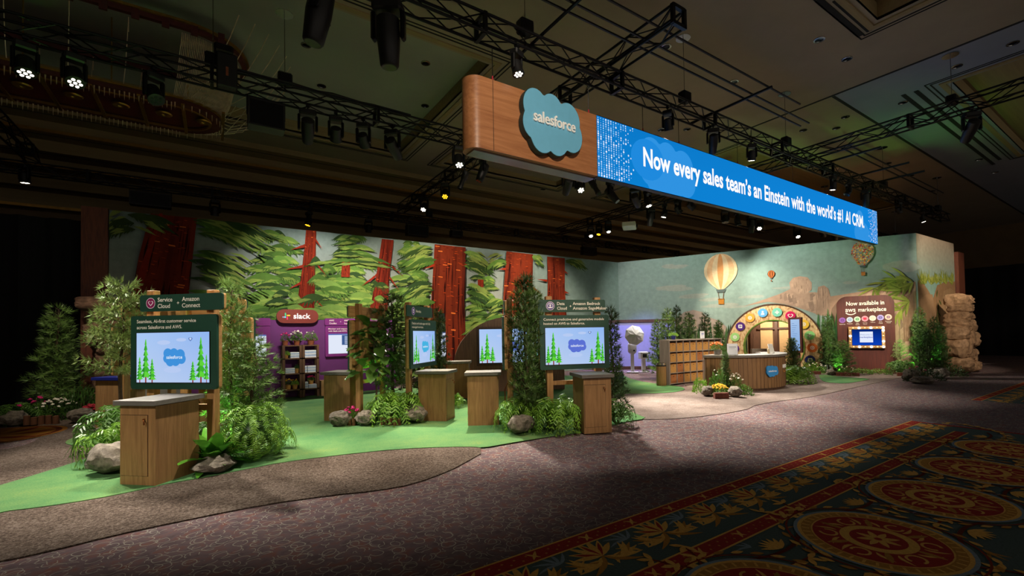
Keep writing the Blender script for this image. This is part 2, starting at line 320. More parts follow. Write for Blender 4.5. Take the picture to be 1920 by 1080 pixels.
mat('ceiling_paint', '#948772', .9, var=.08, scale=1.2); mat('ceiling_cool', '#868b96', .9, var=.06, scale=1); mat('coffer_paint', '#93968a', .9, var=.05, scale=1); mat('moulding', '#8f7c55', .8, var=.15, scale=2, stretch=(.2, 6, 6)); mat('groove', '#15130f', .9); mat('hall_wall', '#6e5a3e', .9, var=.15, scale=1.5); mat('interior_wall', '#5c3f2c', .8, var=.15); mat('interior_cream', '#c8a878', .8, var=.08)
# ================================================================== floor and carpets
def hall_carpet():
    m, nt, b = _new('hall_carpet'); L = nt.links.new
    tc = N(nt, 'ShaderNodeTexCoord'); nzv = N(nt, 'ShaderNodeTexNoise', Scale=5, Detail=2)
    L(tc.outputs['Object'], nzv.inputs['Vector'])
    sc = N(nt, 'ShaderNodeVectorMath', operation='SCALE'); sc.inputs['Scale'].default_value = .07; L(nzv.outputs['Color'], sc.inputs[0])
    ad = N(nt, 'ShaderNodeVectorMath', operation='ADD'); L(tc.outputs['Object'], ad.inputs[0]); L(sc.outputs[0], ad.inputs[1])
    outs = []
    for s, lo, hi in ((7.0, .31, .355), (9.5, .43, .48)):
        vo = N(nt, 'ShaderNodeTexVoronoi', Scale=s, voronoi_dimensions='2D', Randomness=.75); L(ad.outputs[0], vo.inputs['Vector'])
        a = N(nt, 'ShaderNodeMath', operation='GREATER_THAN'); a.inputs[1].default_value = lo; L(vo.outputs['Distance'], a.inputs[0])
        c = N(nt, 'ShaderNodeMath', operation='LESS_THAN'); c.inputs[1].default_value = hi; L(vo.outputs['Distance'], c.inputs[0])
        d = N(nt, 'ShaderNodeMath', operation='MULTIPLY'); L(a.outputs[0], d.inputs[0]); L(c.outputs[0], d.inputs[1])
        n2 = N(nt, 'ShaderNodeTexNoise', Scale=s*.9, Detail=1); L(tc.outputs['Object'], n2.inputs['Vector'])
        g = N(nt, 'ShaderNodeMath', operation='GREATER_THAN'); g.inputs[1].default_value = .46; L(n2.outputs[0], g.inputs[0])
        e = N(nt, 'ShaderNodeMath', operation='MULTIPLY'); L(d.outputs[0], e.inputs[0]); L(g.outputs[0], e.inputs[1]); outs.append(e)
    mx = N(nt, 'ShaderNodeMath', operation='MAXIMUM'); L(outs[0].outputs[0], mx.inputs[0]); L(outs[1].outputs[0], mx.inputs[1])
    n3 = N(nt, 'ShaderNodeTexNoise', Scale=9, Detail=4); L(tc.outputs['Object'], n3.inputs['Vector'])
    rp = ramp(nt, [(.35, S('#5e4e51')), (.5, S('#6d5a5c')), (.72, S('#7b5148'))]); L(n3.outputs[0], rp.inputs[0])
    mi = N(nt, 'ShaderNodeMix', data_type='RGBA'); L(mx.outputs[0], mi.inputs[0]); L(rp.outputs[0], mi.inputs[6]); mi.inputs[7].default_value = S('#9a9488')
    L(mi.outputs[2], b.inputs['Base Color']); b.inputs['Roughness'].default_value = .95; b.inputs['Specular IOR Level'].default_value = .1
    n4 = N(nt, 'ShaderNodeTexNoise', Scale=260, Detail=2); L(tc.outputs['Object'], n4.inputs['Vector'])
    bp = N(nt, 'ShaderNodeBump', Strength=.4, Distance=.01); L(n4.outputs[0], bp.inputs['Height']); L(bp.outputs[0], b.inputs['Normal'])
hall_carpet()
def pile(name, stops, s1, s2, mixf=.55, bump=.9):
    m, nt, b = _new(name); L = nt.links.new
    tc = N(nt, 'ShaderNodeTexCoord')
    n1 = N(nt, 'ShaderNodeTexNoise', Scale=s1, Detail=6, Roughness=.7); n2 = N(nt, 'ShaderNodeTexNoise', Scale=s2, Detail=3, Roughness=.8)
    L(tc.outputs['Object'], n1.inputs['Vector']); L(tc.outputs['Object'], n2.inputs['Vector'])
    mx = N(nt, 'ShaderNodeMix', data_type='FLOAT'); mx.inputs[0].default_value = mixf; L(n1.outputs[0], mx.inputs[2]); L(n2.outputs[0], mx.inputs[3])
    rp = ramp(nt, stops); L(mx.outputs[0], rp.inputs[0]); L(rp.outputs[0], b.inputs['Base Color'])
    bp = N(nt, 'ShaderNodeBump', Strength=bump, Distance=.02); L(n2.outputs[0], bp.inputs['Height']); L(bp.outputs[0], b.inputs['Normal'])
    b.inputs['Roughness'].default_value = 1; b.inputs['Specular IOR Level'].default_value = .05
pile('shag', [(.3, S('#261e19')), (.48, S('#574a41')), (.68, S('#8c7e72'))], 1.5, 48, .78)
pile('sand', [(.3, S('#463a33')), (.48, S('#776860')), (.68, S('#a09188'))], 1.5, 60, .6)
pile('turf', [(.28, S('#3a6a42')), (.44, S('#527e50')), (.56, S('#668a54')), (.70, S('#8f9350'))], .8, 60, .42, .8)
struct(MB().box(-30, -14, -.1, 50, 26, 0).obj('floor', 'hall_carpet'), 'purple brown hotel carpet with pale scroll pattern')

def smoothpoly(pts, it=2):
    for _ in range(it):
        q = []
        for a, b in zip(pts, pts[1:]+pts[:1]): q += [(a[0]*.75+b[0]*.25, a[1]*.75+b[1]*.25), (a[0]*.25+b[0]*.75, a[1]*.25+b[1]*.75)]
        pts = q
    return pts
def gp(l): return [tuple(G(*p).xy) for p in l]
front_edge = gp([(0, 1055), (105, 1032.6), (211, 1006), (352, 976), (493, 948), (620, 930), (705, 921.7), (776, 909), (846, 883), (881, 863.6), (908, 848.5)])
brown = [(-6, 4.9), (-2.6, 5.15)]+front_edge+[(3.4, 6.6), (2.5, 7.6), (-.4, 9.4), (-1.2, 12), (-1.2, 14.6), (-9, 14.8), (-9, 13.2)]+gp([(0, 770), (62, 789), (78, 806), (80, 816), (60, 833), (0, 846)])+[(-8, 9)]
tag(MB().slab(smoothpoly(brown, 1), .001, .012).obj('shag_carpet', 'shag'), 'brown speckled shag carpet with a curved edge in front of the green carpet', 'carpet')
sand = gp([(1160, 736), (1240, 737), (1280, 734), (1290, 728), (1280, 716)])+[(11.2, 9.4), (14, 10.4), (16.2, 12.5), (18.8, 7.5), (20.2, 5.0)]+gp([(1700, 706), (1607, 726), (1526, 744.5), (1420, 758), (1396, 771), (1280, 786), (1216, 787), (1166, 788)])+[(6.0, 6.5)]
tag(MB().slab(smoothpoly(sand, 1), .001, .010).obj('sand_carpet', 'sand'), 'taupe sand coloured carpet path in front of the reception counter', 'carpet')
green = gp([(-60, 982), (0, 963), (70, 955), (176, 939), (246, 925), (317, 909), (387, 897), (457, 883), (528, 869), (640, 855), (751, 843.6), (846, 840), (890, 840), (905, 842), (952, 833.7), (1057, 816), (1110, 812), (1166, 793), (1215, 786.5), (1195, 779), (1170, 766)])+[(6.5, 7.4), (7.0, 8.6)]+gp([(1150, 739), (1215, 739), (1262, 737), (1286, 732), (1278, 726), (1240, 722)])+[(11.4, 10.5), (12.8, 12.6), (10, 13.88), (1, 13.88), (-1.0, 13.6), (-1.35, 12.0)]+gp([(208, 812), (176, 814), (141, 821), (121, 830), (127, 836.5), (172, 839), (188, 845), (183, 855), (141, 869), (70, 892), (0, 913), (-60, 930)])
tag(MB().slab(smoothpoly(green, 1), .0125, .02).obj('green_carpet', 'turf'), 'large mottled green carpet with wavy edges under the demo kiosks', 'carpet')
tag(MB().slab(smoothpoly(gp([(1535, 702), (1580, 708), (1636, 711), (1612, 716), (1585, 720), (1548, 718), (1538, 712)]), 1), .0105, .019).obj('green_carpet', 'turf'), 'small pale green carpet tongue beside the big fern near the arch', 'carpet')

# ornate border of the hotel carpet: flat woven pattern
GOLD, GOLD2, DRED, TEAL, BLUE, TAN = S('#d3a350'), S('#a87834'), S('#963029'), S('#4e5d59'), S('#788892'), S('#b47838')
def leaf(p, u, v, a, L, w, col, n=4, bend=0):
    ca, sa = math.cos(a), math.sin(a); up_, dn = [], []
    for i in range(n+1):
        t = i/n; x = L*t; y = w*math.sin(math.pi*min(1, t*.92+.04)); b = bend*t*t*L
        up_.append((u+ca*x-sa*(y+b), v+sa*x+ca*(y+b))); dn.append((u+ca*x-sa*(-y+b), v+sa*x+ca*(-y+b)))
    p.poly(up_+dn[::-1], col)
def red_stripe(p, x0, x1, y):
    p.rect(x0, y-.085, x1, y+.085, GOLD); p.rect(x0, y-.068, x1, y+.068, DRED)
    x = x0; k = 0
    while x < x1-.1:
        if k % 5 == 4:
            leaf(p, x-.03, y-.05, .9, .13, .014, GOLD); leaf(p, x-.04, y+.05, -.9, .12, .012, GOLD)
        else:
            p.disc(x, y-.022, .010, TAN, 6); p.disc(x+.05, y+.024, .010, TAN, 6)
        x += .10; k += 1
def palmette(p, u, v, s):
    for k in range(7):
        a = R(100+(k-3)*22); leaf(p, u, v, a, s*(.30-.02*abs(k-3)), s*.030, GOLD); 
        if k % 2: leaf(p, u, v, a, s*.22, s*.018, DRED)
    for sg in (-1, 1):
        for k in range(6):
            a = R(-90+sg*(25+k*20)); leaf(p, u+sg*s*.03*k, v-s*.02*k, a, s*(.30-.02*k), s*.030, GOLD if k % 3 else GOLD2, 5, sg*.5)
def medallion(p, u, v, r):
    p.disc(u, v, r*1.05, BLUE, 40); p.disc(u, v, r, GOLD, 40); p.ring(u, v, r*.82, r*.95, GOLD2, 40)
    for k in range(40):
        a = 2*math.pi*k/40; p.line([(u+r*.84*math.cos(a), v+r*.84*math.sin(a)), (u+r*.94*math.cos(a), v+r*.94*math.sin(a))], .018, GOLD)
    p.disc(u, v, r*.8, DRED, 36)
    for k in range(6):
        a = math.pi*k/3
        p.ring(u+r*.6*math.cos(a), v+r*.6*math.sin(a), r*.09, r*.125, GOLD, 12, R(a)*0+60*k, 60*k+290)
        for q in (-.28, .28):
            leaf(p, u+r*.5*math.cos(a+q), v+r*.5*math.sin(a+q), a+q*2.2, r*.24, r*.03, GOLD, 4, .6)
        leaf(p, u+r*.42*math.cos(a+.52), v+r*.42*math.sin(a+.52), a+.52, r*.34, r*.045, GOLD2)
    p.ring(u, v, r*.34, r*.46, GOLD, 32); p.disc(u, v, r*.31, DRED, 24)
    for k in range(8): leaf(p, u, v, math.pi*k/4, r*.27, r*.045, GOLD)
    p.disc(u, v, r*.05, DRED, 10)
def cartouche(p, u, v, r):
    p.poly([(u+r*math.cos(R(a))*(1 if k % 2 else 1.15), v+r*math.sin(R(a))*(1 if k % 2 else 1.15)) for k, a in enumerate(range(0, 360, 30))], DRED)
    p.disc(u, v, r*.9, TAN, 20); p.disc(u, v, r*.78, TEAL, 20)
    for k in range(8): leaf(p, u, v, math.pi*k/4, r*.7, r*.13, GOLD)
p = PR(.0015, 1.2e-6, True)
X0, X1 = -3.0, 9.86
p.rect(X0, -5.5, X1, 2.83, TEAL)
for i in range(20):                                     # dim blue sprigs in the band
    u = X0+.35+i*.66
    for k in range(5): leaf(p, u, 2.55, R(20+k*35), .17, .016, BLUE, 4, .5)
rc = random.Random(8)
for i in range(420):
    u, v = rc.uniform(X0, X1-.2), rc.uniform(-3.2, 2.0); a = rc.random()*6.28
    for k in range(3): leaf(p, u, v, a+k*.7, .09+.05*rc.random(), .013, BLUE if i % 3 else GOLD2, 3, .5)
for i in range(20):
    u = X0+.35+i*.66
    for sg in (-1, 1):
        for k in range(5): leaf(p, u+sg*(.04+.045*k), 2.36+.018*k, R(90-sg*(20+24*k)), .17-.012*k, .022, GOLD, 4, -sg*.5)
for i in range(20): palmette(p, X0+.02+i*.66, 2.47, .92)
red_stripe(p, X0, X1, 2.76); red_stripe(p, X0, X1-.5, 2.09)
p.rect(X1-.09, -5.5, X1, 2.83, DRED)
for i in range(-4, 5):
    u = 4.14+1.43*i
    if u > 9.2: continue
    for v0 in (1.42, -1.1):
        for sg in (-1, 1):                              # garlands between medallions
            pts = arcpts(u+.715, v0+sg*1.12, .95, 90 if sg < 0 else -90, (20 if sg < 0 else -20), 7)
            pts2 = [(2*(u+.715)-x, y) for x, y in pts]
            for q in (pts, pts2):
                p.line(q, .020, S('#6a2a14'))
                for x, y in q[::1]:
                    for k in range(3): leaf(p, x, y, k*1.2+x*3, .11, .022, GOLD)
            p.line(arcpts(u+.715, v0+sg*1.12, .8, 60*sg*-1, 120*sg*-1, 8), .03, S('#5c2414'))
        p.ring(u, v0, .60, .615, S('#7a3018'), 40)
        for q in range(30):
            a = 2*math.pi*q/30; leaf(p, u+.66*math.cos(a), v0+.66*math.sin(a), a+1.9, .10, .022, GOLD2 if q % 2 else GOLD)
        medallion(p, u, v0, .53)
        for k in range(7): leaf(p, u+.715, v0+.35, R(30+k*20), .16, .018, GOLD)
        for k in range(7): leaf(p, u+.715, v0-.35, R(-30-k*20), .16, .018, GOLD)
    cartouche(p, u+.715, .22, .26); cartouche(p, u+.715, -2.4, .26)
    for k in range(6): leaf(p, u, .22, math.pi*k/3, .3, .03, GOLD if k % 2 else GOLD2)
struct(p.obj('floor_border', 'carpet_print'), 'dark ornate carpet border with gold medallions and red stripes')
p = PR(.0015, 1.2e-6, True)
p.rect(13.6, -4, 34, 2.85, TEAL); red_stripe(p, 13.6, 34, 2.78)
for i in range(24): palmette(p, 13.9+i*.66, 2.42, .9)
red_stripe(p, 14, 34, 2.09)
for i in range(9): medallion(p, 15+i*1.5, 1.4, .53)
struct(p.obj('floor_border', 'carpet_print'), 'ornate carpet border further along the aisle with red edge stripe')
p = PR(.0135, 1.2e-6, True)
c0 = G(20, 816); p.disc(c0.x-.3, c0.y, 1.0, S('#8a5a24'), 30, .95)
for k in range(16):
    a = 2*math.pi*k/16; leaf(p, c0.x-.3+.3*math.cos(a), c0.y+.3*math.sin(a), a, .6, .07, S('#a8702c') if k % 2 else S('#6a2418'), 5, .3)
p.ring(c0.x-.3, c0.y, .85, .93, S('#5a2a16'), 30)
struct(p.obj('floor_medallion', 'carpet_print'), 'orange and gold woven medallion in the carpet by the black drape')

# ================================================================== forest mural wall
wallL = struct(MB().box(-2.12, WALLY, 0, 15.66, WALLY+.12, WALLH).obj('wall_left', 'interior_cream'), 'tall wall printed with a cartoon redwood forest')
def LM(x, y): q = PY(x, y, WALLY); return (q.x, q.z)
p = PR(.002, 4e-5)
def grid(p, us, vs_, fn, skip=None):
    for i in range(len(us)-1):
        for j in range(len(vs_)-1):
            c = [(us[i], vs_[j]), (us[i+1], vs_[j]), (us[i+1], vs_[j+1]), (us[i], vs_[j+1])]
            if skip and skip((us[i]+us[i+1])/2, (vs_[j]+vs_[j+1])/2): continue
            p.raw(c, [(0, 1, 2, 3)], [fn(*q) for q in c]); p.y -= p.step
    p.y += p.step
skyA, skyB, skyLit = S('#76807c'), S('#9c9c92'), S('#7c9790')  # last tone puts teal stage light into the print's right end
def skyf(u, v):
    t = max(0, min(1, (u-9)/4)); c = mixc(mixc(skyB, skyA, v/4.9), skyLit, t*.8)
    return mixc(c, S('#6f8d8c'), max(0, (v-3.6)/1.3)*.4)
grid(p, [-2.12+17.78*i/16 for i in range(17)], [4.88*i/6 for i in range(7)], skyf)
rg = random.Random(3)
GREENS = [S(x) for x in ('#2f4420', '#3d5a26', '#4b6c2c', '#587a34', '#2a4022', '#6a8840')]
def bough(p, u, v, L, w, side, col, droop=.25, n=9):
    topv, low = [], []
    for i in range(n+1):
        t = i/n; topv.append((u+side*L*t, v+w*.35*math.sin(math.pi*t)-droop*L*t*t))
    for i in range(n*2+1):
        t = 1-i/(n*2); d = (w*(.35+.5*rg.random()) if i % 2 else w*.12)*math.sin(math.pi*min(1, t*.9+.1))
        low.append((u+side*(L*t+(.10*L if i % 2 else 0)), v-droop*L*t*t-d))
    p.poly([(max(-2.1, min(15.6, a)), max(.01, min(4.87, b))) for a, b in topv+low], col)
def sliver(p, u, v, L, side, col, droop):
    p.poly([(max(-2.1, min(15.6, a)), max(.01, min(4.87, b))) for a, b in ((u, v), (u+side*L*.5, v+.03-droop*L*.2), (u+side*L, v-droop*L), (u+side*L*.5, v-.04-droop*L*.25))], col)
def firtree(p, u, top, bot, wid, cols, tiers=9, dens=2):
    for i in range(tiers):
        t = i/(tiers-1); v = top+(bot-top)*t; W = wid*(.35+.65*t)
        for k in range(dens):
            for sd in (-1, 1):
                col = mixc(rg.choice(cols), S('#24361a'), rg.random()*.35); L = W*(.55+.6*rg.random()); dr = .08+.2*rg.random()
                uu, vv = u+rg.uniform(-.08, .08)*wid-sd*.1*W, v+rg.uniform(-.5, .5)*(top-bot)/tiers
                bough(p, uu, vv, L, (top-bot)/tiers*1.2, sd, col, dr)
                for q in range(4): sliver(p, uu+sd*rg.random()*L*.6, vv-.05*rg.random()-dr*L*.2, L*.4, sd, mixc(col, S('#8fa04c'), .3+.3*rg.random()), dr*1.2)
def trunk(p, pts, base, seed=0, dash=18):
    """pts: left edge top->bottom then right edge top->bottom, pairs"""
    r = random.Random(seed); Lf = [LM(*a) for a in pts[0]]; Rg = [LM(*a) for a in pts[1]]
    cl = lambda q: (max(-2.1, q[0]), max(.01, min(4.87, q[1])))
    def at(s, t):
        k = min(len(Lf)-2, int(t*(len(Lf)-1))); f_ = t*(len(Lf)-1)-k
        a = [Lf[k][i]*(1-f_)+Lf[k+1][i]*f_ for i in (0, 1)]; b = [Rg[k][i]*(1-f_)+Rg[k+1][i]*f_ for i in (0, 1)]
        return cl((a[0]*(1-s)+b[0]*s, a[1]*(1-s)+b[1]*s))
    B = S(base); n = 10
    for i in range(n):                                   # strips with their own tone
        c = mixc(mixc(B, S('#3a0d08'), r.random()*.55), S('#a03a1a'), r.random()*.25)
        p.poly([at(i/n, t/6) for t in range(7)]+[at((i+1)/n, t/6) for t in range(6, -1, -1)], c)
    for i in range(26):                                  # dark grooves
        s = r.random(); t0 = r.random()*.8; t1 = min(1, t0+.1+.35*r.random()); w_ = .008+.02*r.random()
        p.poly([at(s, t0), at(min(1, s+w_), (t0+t1)/2), at(s, t1), at(max(0, s-w_), (t0+t1)/2)], S('#2a0805'))
    for i in range(dash*3):
        s = r.random()*.9; t = r.random()*.97
        p.poly([at(s, t), at(s+.06+.05*r.random(), t+.001), at(s+.06, t+.006), at(s, t+.005)], mixc(B, S('#c44a1a'), .3+.4*r.random()) if i % 3 else S('#4a120a'))
    for i in range(dash//3):
        s = r.random()*.8; t = r.random()*.95
        p.poly([at(s, t), at(s+.13, t), at(s+.13, t+.008), at(s, t+.008)], S('#d0682c'))
# distant pale firs, then big ones, then trunks with nearer boughs over them
far = [S('#55763e'), S('#628246'), S('#48683a')]
for px, wid, top in ((480, 1.2, 2.6), (640, 1.0, 3.2), (760, 1.2, 2.9), (900, 1.0, 3.0), (985, .9, 2.8), (560, 1.1, 2.4)):
    u, _ = LM(px, 560); firtree(p, u, top, .4, wid, far, 10, 2)
def branch(p, a, b, w0, col='#7a2414'): 
    A, B_ = LM(*a), LM(*b); p.poly([(A[0], A[1]-w0), (A[0], A[1]+w0), B_], S(col))
for px, top, bot, wid in ((520, 4.6, 1.7, 1.55), (655, 4.7, 2.0, 1.5), (770, 4.7, 2.1, 1.3), (905, 4.2, 1.9, 1.2), (600, 3.6, 1.6, 1.3)):
    u, _ = LM(px, 520); firtree(p, u, top, bot, wid, GREENS[1:], 10, 3)
trunk(p, [[(573, 432), (566, 500), (553, 590)], [(592, 434), (590, 510), (588, 590)]], '#6a2012', 1, 12)
trunk(p, [[(640, 490), (638, 520)], [(655, 490), (654, 520)]], '#7a2a18', 2, 5)
trunk(p, [[(714, 449), (703, 520), (690, 590)], [(736, 451), (728, 520), (724, 590)]], '#641e14', 3, 12)
trunk(p, [[(893, 525), (892, 570)], [(904, 525), (903, 570)]], '#7a2a18', 4, 5)
for a, b in (((570, 462), (543, 470)), ((590, 450), (604, 470)), ((568, 500), (532, 507)), ((565, 530), (540, 543)), ((592, 495), (612, 520)), ((700, 520), (675, 538)), ((733, 500), (755, 520)), ((728, 520), (748, 548)), ((705, 515), (690, 530)), ((588, 560), (608, 580))): branch(p, a, b, .05)
for px, top, bot, wid in ((600, 3.9, 2.0, 1.5), (700, 3.2, 1.8, 1.3), (665, 4.8, 4.0, 1.6), (770, 3.6, 2.2, 1.1), (540, 2.9, 1.4, 1.1)):
    u, _ = LM(px, 520); firtree(p, u, top, bot, wid, GREENS, 5, 1)
trunk(p, [[(284, 398), (262, 480), (232, 640)], [(370, 404), (360, 500), (345, 640)]], '#5a1c12', 5, 26)
p.poly([LM(300, 402), LM(306, 402), LM(262, 560), LM(240, 570), LM(280, 460)], S('#7a2212'))
trunk(p, [[(812, 459), (806, 560), (800, 720)], [(870, 465), (868, 570), (872, 720)]], '#5c2314', 6, 30)
trunk(p, [[(946, 472), (940, 560), (935, 660)], [(996, 478), (994, 560), (998, 660)]], '#6e2a17', 7, 26)
trunk(p, [[(1022, 482), (1023, 540), (1020, 620)], [(1055, 485), (1055, 540), (1060, 620)]], '#682717', 8, 20)
for a, b in (((812, 498), (790, 505)), ((868, 498), (895, 505)), ((1022, 527), (1002, 524)), ((1055, 510), (1062, 515)), ((1055, 548), (1064, 551)), ((945, 505), (930, 506)), ((996, 540), (1012, 553))): branch(p, a, b, .05, '#8a2a14')
def fronds(p, px, py, L, side, n, cols, spread=.6):
    u, v = LM(px, py)
    for k in range(n):
        col = mixc(rg.choice(cols), S('#22341a'), rg.random()*.4); bough(p, u+rg.uniform(-.15, .15), v-spread*rg.random(), L*(.6+.5*rg.random()), .3, side, col, .15+.35*rg.random(), 8)
        for q in range(3): sliver(p, u+side*L*.5*rg.random(), v-spread*rg.random(), L*.45, side, mixc(col, S('#a4b25a'), .4), .45)
fronds(p, 372, 405, 1.9, 1, 9, GREENS[:5], .5); fronds(p, 365, 470, 1.5, 1, 8, GREENS, .8); fronds(p, 360, 540, 1.3, 1, 6, GREENS, .6)
fronds(p, 245, 400, .6, -1, 5, [S('#33421f')], .5); fronds(p, 250, 405, .8, 1, 5, [S('#33421f')], .35)
fronds(p, 810, 462, 1.2, -1, 9, GREENS, .7); fronds(p, 872, 470, 1.1, 1, 9, GREENS, .7); fronds(p, 875, 530, 1.0, 1, 7, GREENS, .7); fronds(p, 805, 530, 1.0, -1, 7, GREENS, .7)
fronds(p, 943, 475, .9, -1, 6, GREENS, .5); fronds(p, 998, 480, .5, 1, 4, GREENS, .3); fronds(p, 1058, 484, 1.3, 1, 5, [S('#46602c'), S('#587234')], .25)
fronds(p, 940, 560, .9, -1, 7, GREENS, .7); fronds(p, 900, 600, .9, 1, 6, GREENS, .6); fronds(p, 905, 600, .9, -1, 6, GREENS, .6)
# low dark green tree line towards the corner
for i in range(26):
    u = 12.6+i*.12; p.poly([(u, 1.9), (u+.06, 2.12+.14*rg.random()), (u+.12, 1.9)], S('#4c6650'))
mp_ = p.obj('mural_print', 'mural', wallL); mp_.location = (0, WALLY, 0); mp_['label'] = 'printed redwood forest with red trunks and green boughs'

# ================================================================== sky mural wall with the doorway behind the arch
wr = link('wall_right', None, None, (RA.x, RA.y, 0), (0, 0, RANG)); struct(wr, 'splayed wall printed with teal sky, balloons and rock formations')
b = MB(); OP0, OP1, OPZ = 5.42, 7.34, 1.92
b.box(0, 0, 0, OP0, .12, WALLH).box(OP0, 0, OPZ, OP1, .12, WALLH).box(OP1, 0, 0, RL, .12, WALLH); b.obj('wall_panel', 'interior_cream', wr)
def RM(x, y): return RW(x, y, 0)
p = PR(.002, 4e-5)
def sky2(u, v):
    c = mixc(S('#8fa196'), S('#74918a'), max(0, min(1, (v-1.5)/3.4))); c = mixc(S('#8a9f9c'), c, min(1, u/4+.1))
    return mixc(c, S('#7d8a80'), max(0, (u-8.5)/2.3)*.5)
us = [0, 1, 2, 3, 4, OP0, 6, 7, OP1, 8.6, 9.7, RL]
grid(p, us, [0, .8, 1.4, OPZ, 2.5, 3.0, 3.7, 4.3, WALLH], sky2, lambda u, v: OP0 < u < OP1 and v < OPZ)
def blob(p, u, v, w_, h, col, n=18, amp=.25):
    p.poly([(u+w_*math.cos(2*math.pi*i/n)*(1+amp*(rg.random()-.5)), v+h*math.sin(2*math.pi*i/n)*(1+amp*(rg.random()-.5))) for i in range(n)], col)
for px, py, w_, h in ((1260, 500, .7, .10), (1265, 540, .9, .12), (1300, 555, .8, .10), (1355, 572, .8, .09), (1408, 557, .5, .06), (1330, 562, .5, .07), (1385, 575, .6, .06), (1470, 540, .4, .04), (1690, 500, .5, .2), (1590, 530, .3, .05)):
    u, v = RM(px, py)
    for k in range(7): blob(p, u+rg.uniform(-.35, .35)*w_, v+rg.uniform(-.5, .5)*h, w_*(.4+.4*rg.random()), h*(.5+.4*rg.random()), mixc(sky2(u, v), S('#b5a596'), .22+.13*rg.random()))
def rocks(p, pts, base, seed=1, n=22, dark='#5d5048', lite='#c6a98e'):
    P = [RM(*a) if not isinstance(a[0], float) else a for a in pts]; p.poly(P, S(base)); r = random.Random(seed)
    u0, u1 = min(q[0] for q in P), max(q[0] for q in P); v0, v1 = min(q[1] for q in P), max(q[1] for q in P)
    def inside(u, v):
        c = False
        for a, b_ in zip(P, P[1:]+P[:1]):
            if (a[1] > v) != (b_[1] > v) and u < (b_[0]-a[0])*(v-a[1])/(b_[1]-a[1])+a[0]: c = not c
        return c
    for k in range(n*4):
        u, v = r.uniform(u0, u1), r.uniform(v0, v1); w_, h = (u1-u0)*.05*(.4+r.random()), (v1-v0)*.14*(.4+r.random())
        q = [(u-w_*.3, v-h), (u+w_*.6, v-h*.7), (u+w_*.3, v+h), (u-w_*.4, v+h*.6)]
        if all(inside(*z) for z in q): p.poly(q, mixc(S(base), S(dark) if r.random() < .5 else S(lite), .25+.35*r.random()))
# far mountain, mesas and plain stacked boulders
rocks(p, [(1250, 625), (1265, 600), (1283, 585), (1300, 581), (1316, 585), (1326, 594), (1345, 600), (1362, 612), (1368, 630), (1368, 650), (1250, 650)], '#9c8d80', 2, 26)
rocks(p, [(1395, 574), (1420, 566), (1462, 551), (1486, 540), (1500, 548), (1530, 548), (1546, 556), (1558, 566), (1560, 592), (1540, 592), (1500, 578), (1470, 570), (1440, 566)], '#a28a76', 3, 30)
rocks(p, [(1480, 530), (1487, 521), (1500, 518), (1514, 520), (1522, 530), (1522, 543), (1512, 551), (1494, 551), (1482, 543)], '#a88f7a', 4, 14)
rocks(p, [(1530, 560), (1534, 538), (1545, 535), (1553, 541), (1556, 552), (1561, 566), (1560, 592), (1530, 590)], '#9c8470', 5, 14)
rocks(p, [(1556, 556), (1600, 549), (1660, 540), (1716, 528), (1718, 560), (1718, 700), (1560, 700)], '#a98c74', 6, 60)
rocks(p, [(1690, 560), (1716, 545), (1718, 640), (1695, 640)], '#8d7258', 7, 16)
def mfir(p, u, bot, top, w_, cols):
    n = 6
    for i in range(n):
        t = i/n; v = bot+(top-bot)*t; ww = w_*(1-t)*(.8+.3*rg.random())+.02; hh = (top-bot)/n*1.7; c = mixc(rg.choice(cols), S('#1c2c18'), rg.random()*.4)
        p.poly([(u-ww, v-.03), (u-ww*.5, v+.01), (u, v-.05), (u+ww*.5, v+.02), (u+ww, v-.03), (u+.01, min(WALLH-.05, v+hh))], c)
FIR = [S('#3c5a34'), S('#48683a'), S('#2f4a30')]
for i in range(46):
    u = rg.uniform(.4, 4.9); mfir(p, u, .3, 1.35+.55*rg.random(), .16+.1*rg.random(), FIR)
for i in range(16): mfir(p, rg.uniform(7.85, 8.5), .3, 1.6+.6*rg.random(), .15+.08*rg.random(), [S('#4b7a44'), S('#3f6a3e')])
for px, py in ((1640, 540), (1660, 530), (1680, 525), (1700, 522), (1712, 530), (1690, 545), (1705, 565), (1690, 580)):
    u, v = RM(px, py)
    for k in range(9):
        a = R(rg.uniform(140, 400)); l = .35+.3*rg.random(); leaf(p, min(u, RL-.05), v, a if RL-u > .6 else R(rg.uniform(120, 260)), l, .035, mixc(S('#5f6e2c'), S('#93a048'), rg.random()), 4, .2)
def balloon(p, px, py, rpx, cols, bcol, plain=True):
    u, v = RM(px, py); r = abs(RM(px+rpx, py)[0]-u)*1.0; rz = abs(RM(px, py-rpx)[1]-v)
    n = 28; env = []
    for i in range(n):
        a = 2*math.pi*i/n; k = 1 if math.sin(a) > -.1 else 1-.45*(-math.sin(a))**2
        env.append((u+r*math.cos(a)*k, v+rz*math.sin(a)*(1 if math.sin(a) > 0 else 1.12)))
    p.poly(env, cols[0])
    for g, q in enumerate((.82, .5, .18)):
        p.poly([(u+(x-u)*q, z) for x, z in env], cols[(g+1) % len(cols)])
    p.poly([(u-r*.3, v-rz*1.08), (u+r*.3, v-rz*1.08), (u+r*.22, v-rz*1.26), (u-r*.22, v-rz*1.26)], S('#4d5a58'))
    for s in (-1, 1): p.line([(u+s*r*.16, v-rz*1.26), (u+s*r*.12, v-rz*1.65)], r*.03, S('#5a3a20'))
    p.rect(u-r*.17, v-rz*1.95, u+r*.17, v-rz*1.65, bcol); p.rect(u-r*.19, v-rz*1.69, u+r*.19, v-rz*1.63, mixc(bcol, S('#402010'), .5)); return u, v, r, rz
balloon(p, 1351, 508, 32, [S('#cdbb96'), S('#c9a57c'), S('#cdbb96'), S('#c08a58')], S('#a8702c'))
